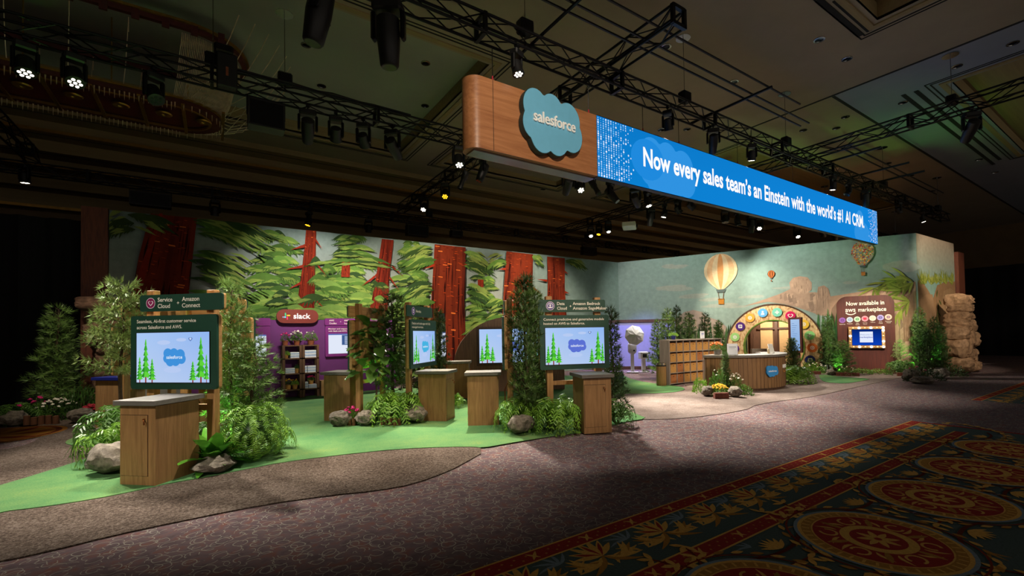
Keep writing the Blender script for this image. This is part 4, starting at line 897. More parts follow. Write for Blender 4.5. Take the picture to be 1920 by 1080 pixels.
def beads(b):
    o = oval(cr+.2, hf+.35); i_ = oval(cr, hf)
    for k in range(len(o)):
        for s in range(6):
            q = (k+s/6) % len(o); a = o[int(q)]; a2 = o[(int(q)+1) % len(o)]; c = i_[int(q)]; c2 = i_[(int(q)+1) % len(o)]; f_ = q-int(q)
            P = (a[0]*(1-f_)+a2[0]*f_, a[1]*(1-f_)+a2[1]*f_, CEIL-cz-.08); Q = (c[0]*(1-f_)+c2[0]*f_, c[1]*(1-f_)+c2[1]*f_, .12)
            M_ = [P[i]*.45+Q[i]*.55 for i in range(3)]; M_[2] -= .18; b.tube([P, M_, Q], .007, 3)
            b.cyl((P[0], P[1], P[2]-.30), P, .010, n=4)
stuff(part('bead_strings', 'crystal', t, beads))
def drops(b):
    for k, (x, y) in enumerate(oval(cr-.02, hf)*1):
        b.cyl((x, y, -.14), (x, y, 0), .002, .014, 5)
    for s in (-1, 1):
        for i in range(64): x = -hf+.9+i*(clen-1.8)/63; b.cyl((x, s*(cr-.05), -.14-.03*(i % 2)), (x, s*(cr-.05), 0), .002, .014, 5)
stuff(part('crystal_drops', 'crystal', t, drops))
def swags(b):
    for i in range(14):
        a = R(-80+i*12); A_ = Vector((hf-cr+cr*math.cos(a), cr*math.sin(a), .1)); B_ = Vector((hf+1.6*math.cos(a)*.9, 2.2*math.sin(a), CEIL-cz)); M_ = A_*.5+B_*.5-Vector((0, 0, .45)); b.tube([A_, A_*.75+M_*.25-Vector((0, 0, .1)), M_, B_*.7+M_*.3-Vector((0, 0, .05)), B_], .009, 4)
stuff(part('swag_chains', 'crystal', t, swags))
# ================================================================== plants and stones: builders
def frond_mesh(seed, m, lob=13, curl=1.0):
    r = random.Random(seed); b = MB(); n = 8; pts = []
    for i in range(n+1):
        t = i/n; pts.append(Vector((.72*math.sin(min(1.5, t*1.35)), .03*math.sin(t*3+seed), .55*math.sin(t*2.6)*1.0-.42*curl*t*t)))
    b.tube(pts, [.006*(1-.8*i/n)+.001 for i in range(n+1)], 3)
    for k in range(lob*2):
        t = .12+.88*(k//2)/lob; i = min(n-1, int(t*n)); f_ = t*n-i; P = pts[i]*(1-f_)+pts[i+1]*f_; d = (pts[i+1]-pts[i]).normalized()
        sd = -1 if k % 2 else 1; L = .125*math.sin(math.pi*min(1, .18+t*.8))*(.85+.3*r.random()); out = Vector((0, sd, -.25)).normalized()*L+d*L*.45
        side = d*.014+Vector((0, 0, .002)); b.add([P-side, P+side, P+out*.6+side*.9, P+out, P+out*.6-side*.9], [(0, 1, 2, 3, 4)])
    return b.mesh('frond', m)
FROND = {'fern': [frond_mesh(i, 'fern', 13, 1+.25*i) for i in range(3)], 'fern_dark': [frond_mesh(i+5, 'fern_dark', 13, 1+.25*i) for i in range(3)]}
def fern(label, x, y, rad, hgt, n=46, m='fern', z=0.012, name='fern', ball=False, group=None):
    t = thing(name, label, 'fern', (x, y, z), 0, group); hgt *= 1.15; rad *= 1.08; n = int(n*1.25); r = random.Random(int(abs(x*131+y*77)*10))
    if ball: MB().ball((0, 0, hgt*.45), rad*.55, 10, 8, (1, 1, hgt/rad*.42)).obj('root_ball', 'fern_dark', t, 60)
    for k in range(n):
        a = k*2.39996+r.uniform(-.2, .2); t_ = (k+.5)/n; tilt = (-.55+1.15*t_) if not ball else (-1.0+1.5*t_)
        s = rad*1.15*(.8+.35*r.random()); sz = hgt*1.25*(.75+.4*r.random())
        if ball:
            el = R(-28+112*(1-(1-t_)**1.0)); s = rad*(.85+.25*r.random()); q = rad*.38
            o = link('frond', r.choice(FROND[m]), t, (q*math.cos(el)*math.cos(a), q*math.cos(el)*math.sin(a), hgt*.46+q*1.0*math.sin(el)), None, (s, s, s))
            o.rotation_euler = Euler((r.uniform(-.3, .3), -(el-R(62)), a), 'XYZ'); continue
        o = link('frond', r.choice(FROND[m]), t, (0.03*math.cos(a), .03*math.sin(a), hgt*(.85-.65*(1-t_)) if ball else .02), None, (s, s, sz))
        o.rotation_euler = Euler((r.uniform(-.25, .25), -tilt*.7, a), 'XYZ')
    return t
def tuft(b, P, d, L, n, w, r, spread=.9):
    a = d.orthogonal().normalized(); c = d.cross(a)
    for k in range(n):
        th = 6.283*k/n+r.random(); out = (a*math.cos(th)+c*math.sin(th))*spread+d*(.55+.5*r.random()); out = out.normalized()*L*(.7+.5*r.random()); sd = out.cross(d).normalized()*w
        b.add([P-sd, P+sd, P+out], [(0, 1, 2)])
def conifer_meshes(seed, H, rad, m, needle=.10, nb=None, shape='cone', wn=.007, upr=.35, first=.1, nn=11):
    r = random.Random(seed); tr = MB(); n = 7
    tr.tube([(.03*math.sin(i*1.3+seed), .03*math.cos(i*1.7+seed), H*i/n*.98) for i in range(n+1)], [.035*H/2*(1-.85*i/n)+.004 for i in range(n+1)], 7)
    b = MB(); nb = nb or int(H*44)
    for i in range(nb):
        t = first+(1-first)*i/nb; zz = H*t
        L = rad*((1-t)**.75*.95+.12) if shape == 'cone' else rad*(math.sin(math.pi*min(1, .12+t*.86))**.6*.95+.06)
        L *= .65+.5*r.random(); az = i*2.39996+r.uniform(-.3, .3); d = Vector((math.cos(az), math.sin(az), upr+.5*t*upr+r.uniform(-.15, .25))).normalized()
        P0 = Vector((0, 0, zz)); k = 0; st = needle*.75; tr.tube([P0, P0+d*L*.9], [.006, .002], 3)
        while k*st < L:
            q = P0+d*(k*st)+Vector((0, 0, .12*(k*st)**2/max(L, .1)))
            if k*st > L*.22: tuft(b, q, d, needle, nn, wn, r)
            if k % 2 and k*st < L*.85:
                for sd in (-1, 1):
                    d2 = (d+d.cross(Vector((0, 0, 1))).normalized()*sd*.9).normalized(); tuft(b, q+d2*needle*.7, d2, needle*.9, nn-3, wn, r)
            k += 1
        tuft(b, P0+d*L, d, needle, nn, wn, r, .6)
    tuft(b, Vector((0, 0, H)), Vector((0, 0, 1)), needle, nn, wn, r, .5)
    return tr.mesh('trunk', 'bark', 60), b.mesh('foliage', m)
_con = {}
def conifer(label, x, y, H, rad, style='pine', seed=1, z=.012, tilt=0, group=None):
    k = (style, seed)
    if k not in _con:
        kw = {'pine': dict(m='pine', needle=.13, shape='cone', nn=13), 'soft': dict(m='pine_soft', needle=.11, shape='col', upr=.1, nn=13, nb=44, first=.42), 'airy': dict(m='pine', needle=.13, shape='col', upr=.35, nn=13, nb=48, first=.2), 'dark': dict(m='pine_dark', needle=.13, shape='cone'), 'cypress': dict(m='pine', needle=.12, shape='col', upr=.9, wn=.0065, nn=13, nb=84, first=.06), 'olive': dict(m='pine', needle=.10, shape='col', upr=.9, wn=.009)}[style]
        _con[k] = conifer_meshes(seed, 2.0, .42 if style != 'soft' else .62, **kw)
    tm, fm = _con[k]; t = thing('conifer', label, 'tree', (x, y, z), 0, group); t.rotation_euler = (tilt, 0, seed*1.3+x); 
    s = (rad/(.42 if style != 'soft' else .62), rad/(.42 if style != 'soft' else .62), H/2.0)
    link('trunk', tm, t, None, None, s); stuff(link('foliage', fm, t, None, None, s)); return t
def leaf_mesh(m, L=.3, w=.075, curve=.3, n=6, fold=.25, wavy=0):
    b = MB(); v = []
    for i in range(n+1):
        t = i/n; ww = w*math.sin(math.pi*min(1, t*.9+.08))**.8; zz = -curve*L*t*t; k = wavy*math.sin(i*2.4)
        v += [(L*t, -ww, zz+fold*ww+k*.02), (L*t, 0, zz), (L*t, ww, zz+fold*ww-k*.02)]
    b.add(v, [q for i in range(n) for q in ((i*3, i*3+3, i*3+4, i*3+1), (i*3+1, i*3+4, i*3+5, i*3+2))]); return b.mesh('leaf', m, 80)
LEAF = {'glossy': leaf_mesh('glossy', .36, .07, .35, 6, .3, .4), 'fig': leaf_mesh('fig', .26, .085, .3, 6, .2, .5), 'shrub': leaf_mesh('shrub', .13, .03, .4, 4), 'blade': leaf_mesh('fern', .4, .014, .7, 5), 'hosta': leaf_mesh('fern', .22, .06, .45, 5)}
def rosette(label, x, y, n=24, s=1.0, kind='glossy', z=.012, name='leafy_plant', up_=.9, group=None):
    t = thing(name, label, 'plant', (x, y, z), 0, group); r = random.Random(int(abs(x*97+y*53)*10))
    MB().cyl((0, 0, 0), (0, 0, .05*s), .03*s, .02*s, 7).obj('stem', 'bark', t)
    for k in range(n):
        a = k*2.39996; q = (k+.5)/n
        link('leaf', LEAF[kind], t, (.02*s*math.cos(a), .02*s*math.sin(a), .03*s+.05*s*(1-q)), (0, -up_*(1.25-q*1.05), a), [s*(.75+.4*r.random())]*3)
    return t
def fig_tree(label, x, y, H, rad, n=70, z=.012):
    t = thing('fiddle_leaf_fig', label, 'tree', (x, y, z)); r = random.Random(5)
    MB().tube([(0, 0, 0), (.03, 0, H*.3), (-.02, .02, H*.6), (0, 0, H*.95)], [.022, .018, .014, .006], 7).obj('trunk', 'bark', t, 60)
    for k in range(n):
        a = k*2.39996; zz = H*(.45+.53*(k/n)); rr_ = rad*(.25+.5*r.random())*(1 if k/n < .75 else .6)
        link('leaf', LEAF['fig'], t, (rr_*math.cos(a), rr_*math.sin(a), zz), (r.uniform(-.5, .5), r.uniform(-.9, .5), a+r.uniform(-.5, .5)), [.8+.5*r.random()]*3)
    return t
def shrub_mesh(seed, m, n=420, lf=.07, wl=.02, sq=.8):
    r = random.Random(seed); b = MB()
    for k in range(n):
        d = Vector((r.gauss(0, 1), r.gauss(0, 1), abs(r.gauss(.2, .9)))).normalized(); P = d*(.55+.4*r.random()); P.z *= sq; o = (d+Vector((r.uniform(-.6, .6), r.uniform(-.6, .6), r.uniform(-.2, .6)))).normalized()*lf*2*(.7+.6*r.random()); sd = o.cross(d+Vector((.1, 0, .2))).normalized()*wl*2
        b.add([P, P+o*.5+sd, P+o, P+o*.5-sd], [(0, 1, 2, 3)])
    for k in range(12):
        a = k*.5236; b.tube([(0, 0, 0), (.35*math.cos(a), .35*math.sin(a), .35*sq), (.6*math.cos(a), .6*math.sin(a), .6*sq)], .012, 3)
    return b.mesh('foliage', m)
SHRUB = {'a': shrub_mesh(1, 'shrub'), 'b': shrub_mesh(2, 'fern_dark', 460, .09, .018), 'c': shrub_mesh(3, 'fern', 380, .08, .02), 'd': shrub_mesh(4, 'pine_dark', 520, .07, .014)}
def blossom(m): 
    b = MB()
    for k in range(6):
        a = k*1.0472; b.ball((.55*math.cos(a), .55*math.sin(a), .1), .5, 6, 4, (1, 1, .6))
    b.ball((0, 0, .35), .5, 6, 4); return b.mesh('blossom', m, 80)
BLO = {k: blossom(k+'_petal') for k in ('yellow', 'pink', 'red', 'white', 'orange')}
def shrub(label, x, y, rad, hgt, kind='a', flower=None, nf=10, z=.012, name='shrub', fs=.028, group=None, cat='shrub', pot=None):
    t = thing(name, label, cat, (x, y, z), 0, group); r = random.Random(int(abs(x*61+y*37)*10)); z0 = 0
    if pot:
        pm, pr, ph = pot; MB().lathe([(pr*.7, 0), (pr*.9, ph*.9), (pr, ph*.9), (pr, ph), (pr*.86, ph), (pr*.84, ph*.86)], 14).obj('pot', pm, t, 40); z0 = ph*.8
    stuff(link('foliage', SHRUB[kind], t, (0, 0, z0), (0, 0, r.random()*6), (rad, rad, hgt-z0)))
    if flower:
        for k in range(nf):
            a = k*2.39996; q = math.sqrt((k+.5)/nf); link('blossom', BLO[flower], t, (rad*.85*q*math.cos(a), rad*.85*q*math.sin(a), z0+(hgt-z0)*(1.0-.35*q*q)*.88), (r.uniform(-.5, .5), r.uniform(-.5, .5), a), [fs*(.8+.4*r.random())]*3)
    return t
def stone_mesh(seed, m='rock', cuts=11, sub=3, box=False):
    import bmesh
    bm = bmesh.new(); bmesh.ops.create_icosphere(bm, subdivisions=sub, radius=1); r = random.Random(seed)
    pl = [(Vector((r.gauss(0, 1), r.gauss(0, 1), r.gauss(0, 1))).normalized(), .68+.25*r.random()) for _ in range(cuts)]
    for v in bm.verts:
        for nn, d in pl:
            e = v.co.dot(nn)-d
            if e > 0: v.co -= nn*e*.9
        v.co += v.normal*.16*noise.noise(v.co*2.1+Vector((seed*7, 0, 0)))+v.normal*.06*noise.noise(v.co*6+Vector((seed, 3, 0)))
    if box:
        for v in bm.verts:
            c = v.co; q = (abs(c.x)**5+abs(c.y)**5+abs(c.z)**5)**.2; v.co = c*(.35+.65*c.length/q) if q else c
    zmin = min(v.co.z for v in bm.verts)
    for v in bm.verts: v.co.z = (v.co.z-zmin)/(-zmin+1) if True else v.co.z
    me = bpy.data.meshes.new('stone'); bm.to_mesh(me); bm.free(); me.materials.append(MATS[m])
    me.polygons.foreach_set('use_smooth', [True]*len(me.polygons)); me.set_sharp_from_angle(angle=R(32)); return me
STONE = [stone_mesh(i, 'rock', 14, 4) for i in range(4)]
def boulder(label, x, y, rx, ry, h, rz=0, k=0, z=.0121, group=None):
    o = link('boulder', STONE[k % 4], None, (x, y, z), (0, 0, rz), (rx, ry, h)); return tag(o, label, 'rock', group)
LOGM = MB().cyl((0, 0, 0), (0, 0, 1), 1, .97, 9).mesh('log', 'log', 40)
def edging(label, pts, h=.12, r=.035, z=.012):
    t = thing('log_edging', label, 'edging', (pts[0][0], pts[0][1], z)); L = 0
    for a, b in zip(pts, pts[1:]):
        d = math.hypot(b[0]-a[0], b[1]-a[1]); n = max(1, int(d/(r*2.05)))
        for i in range(n): link('log', LOGM, t, (a[0]-pts[0][0]+(b[0]-a[0])*i/n, a[1]-pts[0][1]+(b[1]-a[1])*i/n, 0), None, (r, r, h*(.85+.3*rnd.random())))
    return t

# ================================================================== demo kiosks
def heart(u, v, s): return [(u+s*.062*16*math.sin(t)**3/16*1.0*16/16, v+s*.062*(13*math.cos(t)-5*math.cos(2*t)-2*math.cos(3*t)-math.cos(4*t))/16) for t in [2*math.pi*i/24 for i in range(24)]]
def ppine(p, u, v, h, w_, seed=0):
    r = random.Random(seed); p.rect(u-w_*.07, v, u+w_*.07, v+h*.5, S('#8a3a30')); n = 7
    for i in range(n):
        t = i/n; y = v+h*(.12+.86*t); ww = w_*.5*(1-t)*(.9+.2*r.random())+.006; hh = h*.24
        p.poly([(u-ww, y), (u-ww*.6, y+h*.02), (u-ww*.4, y-h*.02), (u, y+h*.01), (u+ww*.45, y-h*.02), (u+ww*.6, y+h*.02), (u+ww, y), (u+ww*.35, y+hh*.5), (u, min(v+h, y+hh)), (u-ww*.35, y+hh*.5)], S('#3fae2e') if i % 2 else S('#5fd03a'))
        p.poly([(u-ww*.8, y+h*.005), (u-ww*.3, y+h*.0), (u-ww*.2, y+hh*.5)], S('#2b7f2e'))
def sky_screen(p, x0, z0, x1, z1, ccol='#3f8fd8', word='salesforce'):
    W, Hh = x1-x0, z1-z0; p.raw([(x0, z0), (x1, z0), (x1, z1), (x0, z1)], [(0, 1, 2, 3)], [S('#b9cdec'), S('#a9c2ee'), S('#8fb4ee'), S('#a8c6f2')])
    for cx, cy, r_ in ((.38, .8, .09), (.5, .25, .12), (.62, .85, .07)): p.disc(x0+W*cx, z0+Hh*cy, W*r_, S('#b4c8ef'), 20, Hh*r_*.5)
    for u, h, w_, s in ((.045, .52, .10, 1), (.13, .88, .14, 2), (.22, .48, .12, 3), (.78, .42, .12, 4), (.89, .9, .15, 5), (.965, .56, .07, 6)): ppine(p, x0+W*u, z0, Hh*h, W*w_, s)
    p.poly([(x0+W*.53+a*W*.30, z0+Hh*.5+b_*W*.30) for a, b_ in cloud()], S(ccol)); p.text(word, x0+W*.53, z0+Hh*.475, W*.055, '#e9f2fb', 'c', .01)
    p.poly(heart(x0+W*.75, z0+Hh*.86, W*.45), S('#5a7ab8')); p.poly(heart(x0+W*.75, z0+Hh*.865, W*.25), S('#c9daf2'))
def dash_screen(p, x0, z0, x1, z1, wide=True):
    p.rect(x0, z0, x1, z1, S('#dfe6f6')); p.rect(x0, z1-.035, x1, z1, S('#5a6fb0'))
    W = x1-x0
    if wide: p.rect(x0+W*.33, z0+.24, x0+W*.8, z0+.52, S('#3d5a8e')); 
    for i in range(7): p.rect(x0+W*.4, z0+.27+i*.033, x0+W*(.55+.1*(i % 3)), z0+.285+i*.033, S('#c9d4ea')) if wide else p.rect(x0+.05, z0+.08+i*.06, x0+W*.6, z0+.09+i*.06, S('#c3cce4'))
def icon_ring(p, u, v, r, col, glyph='heart'):
    p.disc(u, v, r, S('#e9d7e2'), 28); p.disc(u, v, r*.9, S(col), 28); w_ = S('#f4ecf2')
    if glyph == 'heart': p.poly(heart(u, v, r*9), w_); p.poly(heart(u, v+.002, r*6.4), S(col))
    elif glyph == 'person':
        p.ring(u, v, r*.55, r*.7, w_, 24, -50, 230); p.disc(u, v+r*.15, r*.24, w_, 14); p.poly([(u-r*.38, v-r*.55)]+arcpts(u, v-r*.5, r*.38, 180, 0, 8)[1:], w_)
    else: p.rrect(u-r*.35, v-r*.5, u+r*.35, v+r*.5, r*.1, w_); p.rect(u-r*.2, v-r*.3, u-r*.08, v+r*.3, S(col)); p.rect(u+r*.06, v-r*.3, u+r*.2, v+.0, S(col)); p.rect(u-r*.2, v-r*.05, u+r*.2, v+r*.06, S(col))
def counter_mesh_parts(t, slab='slab_grey', w_=.46, d=.54, h=.86, door=True):
    part('body', 'counter_wood', t, lambda b: b.box(-w_/2, -d/2, 0, w_/2, d/2, h))
    part('recess', 'dark_wood', t, lambda b: b.box(-w_/2+.012, -d/2+.012, h-.0, w_/2-.012, d/2-.012, h+.01))
    part('countertop', slab, t, lambda b: b.box(-w_/2-.04, -d/2-.05, h+.01, w_/2+.04, d/2+.05, h+.065, bev=.004))
    if door:
        dr_ = part('door', 'counter_wood', t, lambda b: b.box(-w_/2+.015, -d/2-.006, .10, w_/2-.10, -d/2-.0005, h-.10)); part('handle', 'copper', dr_, lambda b: b.tube([(w_/2-.13, -d/2-.006, h-.14), (w_/2-.13, -d/2-.03, h-.14), (w_/2-.11, -d/2-.035, h-.16), (w_/2-.115, -d/2-.03, h-.20)], .007, 6), 60)
        part('door_gap', 'black', t, lambda b: b.box(-w_/2+.010, -d/2-.0008, .095, w_/2-.095, -d/2+.001, h-.095))
def counter(label, x, y, a, slab='slab_grey'):
    t = thing('demo_counter', label, 'counter', (x, y, .0201), R(a), 'demo counters'); counter_mesh_parts(t, slab); return t
def kiosk(lab, x, y, a, cdx, clab, kind='green', slab='slab_grey', hs=.08, content=None, has_counter=True):
    t = thing('demo_kiosk', lab, 'kiosk', (x, y, .0201), R(a), 'demo kiosks')
    for px in (-.43, .45): part('post', 'post_oak', t, lambda b: b.box(px-.055, .035, 0, px+.055, .125, 2.22 if px < 0 else 2.20, bev=.006))
    sg = 'sign_green'
    hd = part('header_sign', sg, t, lambda b: b.prism(rrect(-.60+hs, 1.945, .60+hs, 2.155, .03), -.02, .0)); part('header_back', 'oak_x', hd, lambda b: b.prism(rrect(-.60+hs, 1.945, .60+hs, 2.155, .03), .0005, .034))
    pn = part('screen_panel', sg, t, lambda b: b.prism(rrect(-.62, .97, .62, 1.89, .035), -.05, -.015)); part('panel_back', 'oak_x', pn, lambda b: b.prism(rrect(-.62, .97, .62, 1.89, .035), -.0145, .034))
    boxp('back_box', 'oak_x', pn, -.36, .036, 1.1, .38, .13, 1.78, bev=.01)
    part('cross_rail', 'post_oak', t, lambda b: b.box(-.375, .05, .70, .395, .11, .77)); part('cable', 'copper', t, lambda b: b.tube([(.30, .03, .72), (.30, -.02, .6), (.33, -.01, .3), (.32, .05, .0)], .010, 6), 60)
    part('bezel', 'black', t, lambda b: b.box(-.535, -.056, 1.045, .535, -.0505, 1.685))
    s = PR(.057, 4e-5)
    h_ = PR(.0205, 3e-5); pt = PR(.0505, 3e-5)
    (content or (lambda s, h, p: None))(s, h_, pt)
    if s.v: q = s.obj('screen', 'screen', t)
    if h_.v: h_.obj('header_lettering', 'print', hd)
    if pt.v: pt.obj('panel_lettering', 'print', pn)
    if has_counter:
        e1 = Vector((math.cos(R(a)), math.sin(R(a)))); n = Vector((e1.y, -e1.x)); c = Vector((x, y))+e1*cdx+n*.40
        counter(clab, c.x, c.y, a, slab)
    return t
CREAM = '#efe6d6'
def content1(s, h, p):
    sky_screen(s, -.525, 1.055, .525, 1.675); icon_ring(h, -.36, 2.05, .068, '#8a0f52', 'heart')
    h.text('Service', -.255, 2.065, .075, CREAM, bold=.012); h.text('Cloud', -.255, 1.985, .075, CREAM, bold=.012); h.text('+', .025, 2.02, .07, CREAM, bold=.01); h.text('Amazon', .10, 2.065, .075, CREAM, bold=.012); h.text('Connect', .10, 1.985, .075, CREAM, bold=.012)
    p.text('Seamless, AI-first customer service', -.53, 1.80, .060, CREAM, bold=.012, width=.86); p.text('across Salesforce and AWS.', -.53, 1.725, .060, CREAM, bold=.012, width=.66)
def content2(s, h, p):
    sky_screen(s, -.525, 1.055, .525, 1.675, '#5a6fd0'); icon_ring(h, -.42, 2.05, .075, '#4b3a8a', 'person')
    h.text('Data', -.30, 2.065, .072, CREAM, bold=.012); h.text('Cloud', -.30, 1.985, .072, CREAM, bold=.012); h.text('+', -.08, 2.02, .07, CREAM, bold=.01); h.text('Amazon Bedrock', -.02, 2.065, .072, CREAM, bold=.012, width=.50); h.text('Amazon SageMaker', -.02, 1.985, .072, CREAM, bold=.012, width=.62)
    p.text('Connect predictive and generative models', -.55, 1.80, .058, CREAM, bold=.012, width=1.08); p.text('hosted on AWS to Salesforce.', -.55, 1.73, .058, CREAM, bold=.012, width=.73)
def content4(s, h, p):
    sky_screen(s, -.525, 1.055, .525, 1.675, '#45b0de'); icon_ring(h, -.42, 2.05, .075, '#5a2f92', 'h'); h.text('Heroku', -.30, 2.03, .075, CREAM, bold=.012)
    p.text('Deploy and scale apps with fully', -.55, 1.80, .058, CREAM, bold=.012, width=.86); p.text('managed services.', -.55, 1.73, .058, CREAM, bold=.012, width=.52)
def content6(s, h, p): dash_screen(s, -.525, 1.055, .525, 1.675)
kiosk('kiosk with a green Service Cloud and Amazon Connect sign and screen', -.37, 7.27, -44, .22, 'grey topped wooden counter before the Service Cloud kiosk', content=content1)
kiosk('kiosk with a green Data Cloud and Amazon Bedrock sign and screen', 5.12, 6.09, -22, .15, 'grey topped wooden counter before the Data Cloud kiosk', content=content2, hs=-.03)
kiosk('kiosk with a green Heroku sign and screen behind the round boulder', 3.41, 8.71, 45, -.25, 'wooden counter dappled with light before the Heroku kiosk', content=content4, hs=-.10)
kiosk('bare wooden back of a kiosk beside the fiddle leaf fig', 2.52, 9.28, -135, .20, 'wooden counter with the pink cyclamen at its foot', content=content6)
kiosk('wooden back of a kiosk between the pines and the purple wall', .05, 8.26, 135, .22, 'wooden counter hidden behind the pines of the Service Cloud kiosk', content=content6)
kiosk('wooden kiosk edge rising behind the blue topped counter', -1.02, 11.25, -135, .15, 'wooden counter with a dark blue top near the black drape', slab='navy', content=content6)
kiosk('kiosk frame seen edge on beside the tall dark cypress', 4.42, 7.22, -121, .12, 'wooden counter with a glowing tablet top beside the tall cypress', content=content6)
kiosk('narrow kiosk with a pale dashboard screen before the red trunk', 4.70, 10.72, 60, .25, 'wooden counter with a pale top in front of the domed wood wall', content=content6, slab='grey_wood_x')

# ================================================================== slack wall and its shelf
t = thing('booth_wall', 'purple wall with a slack sign and two purple screens', 'wall panel', (0, 13.9, 0))
boxp('wall_body', 'purple', t, -.6, 0, 0, 4.6, .4, 2.09)
sg_ = part('slack_sign', 'slack_red', t, lambda b: b.prism(rrect(1.40, 2.0, 2.42, 2.37, .18, 8), -.09, -.003), 30)
p = PR(.091, 4e-5); u, v, q = 1.63, 2.185, .042
for (du, dv, c_) in ((-1, 0, '#36c5f0'), (0, 1, '#2eb67d'), (1, 0, '#ecb22e'), (0, -1, '#e01e5a')):
    ox, oz = (du*.03+(dv*.026), dv*.03+(-du*.026)); 
    if du: p.rrect(u+du*.05-.042, v+du*.022-.016, u+du*.05+.042, v+du*.022+.016, .015, c_)
    else: p.rrect(u-dv*.022-.016, v+dv*.05-.042, u-dv*.022+.016, v+dv*.05+.042, .015, c_)
    p.disc(u+(du*.022 if du else dv*.062), v+(-du*.068 if du else dv*.022), .016, c_, 10)
p.text('slack', 1.80, 2.125, .20, '#f4f0f2', bold=.02, width=.42); p.obj('slack_lettering', 'print', sg_)
for k, (x0, x1, hl) in enumerate(((2.60, 3.85, ('AWS', 'ChatBot', 'AWS', 'Support')), (.0, 1.25, ('Slack', 'Canvas', '', '')))):
    hd = part('header_sign', 'purple_sign', t, lambda b: b.prism(rrect(x0-.01, 1.935, x1+.01, 2.135, .03), -.07, -.003)); pn = part('screen_panel', 'purple_sign', t, lambda b: b.prism(rrect(x0, 1.06, x1, 1.92, .03), -.06, -.003))
    h = PR(.071, 3e-5); xx = x0+.10 if k == 0 else x0+.55
    h.text(hl[0], xx, 2.055, .06, CREAM, bold=.012); h.text(hl[1], xx, 1.975, .06, CREAM, bold=.012)
    if k == 0: h.text('+', xx+.29, 2.02, .06, CREAM, bold=.012); h.text(hl[2], xx+.40, 2.055, .06, CREAM, bold=.012); h.text(hl[3], xx+.40, 1.975, .06, CREAM, bold=.012)
    h.obj('header_lettering', 'print', hd)
    if k == 0:
        pt = PR(.061, 3e-5); pt.text('Monitor and respond to incidents', x0+.08, 1.825, .05, CREAM, bold=.012, width=.85); pt.text('with Slack and AWS.', x0+.08, 1.76, .05, CREAM, bold=.012, width=.5); pt.obj('panel_lettering', 'print', pn)
    s = PR(.063, 3e-5); dash_screen(s, x0+.08, 1.14, x1-.09, 1.70, k == 0); s.obj('screen', 'screen', pn)
t = thing('plant_shelf', 'dark brown wooden shelving against the purple wall', 'shelf', (1.5, 13.52, .02))
for x in (0, .40, .47, .82): part('upright', 'pallet', t, lambda b: (b.box(x, 0, 0, x+.06, .06, 1.36)))
for x in (0, .40, .47, .82): part('upright', 'pallet', t, lambda b: (b.box(x, .29, 0, x+.06, .35, 1.36)))
SHZ = (.20, .62, 1.02)
for zz in SHZ+(1.36,):
    for x in (0, .47): part('shelf_board', 'pallet', t, lambda b: b.box(x, 0, zz, x+.46 if x == 0 else x+.41, .35, zz+.03))
def pile_of(lab, x, y, z, w_, h, d, m, name='booklet_stack', n=5):
    t = thing(name, lab, 'booklets', (x, y, z)); 
    for i in range(n): boxp('booklet', m if i % 2 else 'paper', t, -w_/2+.004*(i % 2), -d/2, h*i/n, w_/2, d/2-.004*(i % 3), h*(i+.9)/n)
for lab, x, zz, w_, h in (('pale booklets on the top left shelf of the plant shelving', 1.80, 1.05, .22, .16), ('pale booklets filling the top right shelf of the plant shelving', 2.17, 1.05, .28, .20), ('pale booklets beside the small pot on the middle left shelf', 1.68, .65, .22, .14), ('wide pile of booklets on the middle right shelf', 2.20, .65, .20, .18), ('thin pile of booklets at the end of the middle right shelf', 2.045, .65, .08, .18), ('low pile of booklets under the pink flower', 2.22, .23, .20, .10), ('tall pile of booklets beside the pink flower', 2.06, .23, .10, .17)): pile_of(lab, x, 13.66, zz+.021, w_, h, .22, 'paper_blue')
shrub('pink flower in a terracotta pot on top of the plant shelving', 1.58, 13.66, .12, .36, 'a', 'pink', 6, 1.411, 'flower_pot', .035, None, 'flower pot', ('terracotta', .085, .13))
shrub('white orchid in a pot on top of the plant shelving', 1.86, 13.68, .17, .42, 'b', 'white', 10, 1.411, 'flower_pot', .028, None, 'flower pot', ('terracotta', .09, .13))
shrub('green leafy plant in a terracotta pot at the end of the plant shelving', 2.2, 13.66, .19, .42, 'a', 'white', 3, 1.411, 'flower_pot', .02, None, 'flower pot', ('terracotta', .10, .14))
shrub('small leafy pot between the booklets on the middle shelf', 1.86, 13.64, .09, .26, 'b', None, 0, .671, 'flower_pot', .03, None, 'flower pot', ('wicker', .07, .12))
shrub('yellow flowers in a wicker pot on the bottom shelf', 1.64, 13.66, .13, .30, 'a', 'yellow', 10, .251, 'flower_pot', .022, None, 'flower pot', ('wicker', .085, .12))
shrub('yellow green plant in a wicker pot beside the yellow flowers', 1.80, 13.62, .11, .28, 'c', 'yellow', 4, .251, 'flower_pot', .02, None, 'flower pot', ('wicker', .075, .12))
shrub('pink flower in a wicker pot on the bottom right shelf', 2.2, 13.66, .11, .24, 'a', 'pink', 7, .352, 'flower_pot', .03, None, 'flower pot', ('wicker', .075, .10))
shrub('trailing yellow green plant on the top left shelf', 1.60, 13.60, .10, .24, 'c', None, 0, 1.071, 'flower_pot', .03, None, 'flower pot', ('wicker', .05, .09))
for lab, z0, h in (('lower cardboard box with a white label by the plant shelving', .0201, .20), ('upper cardboard box stacked by the plant shelving', .2205, .21)):
    t = thing('cardboard_box', lab, 'box', (2.54, 13.62, z0)); boxp('carton', 'cardboard', t, -.12, -.14, 0, .12, .14, h); boxp('tape', 'oak_x', t, -.025, -.1405, .0, .025, .1405, h+.001)
    if z0 < .1: boxp('label', 'paper', t, -.05, -.142, .03, .09, -.1405, .11)
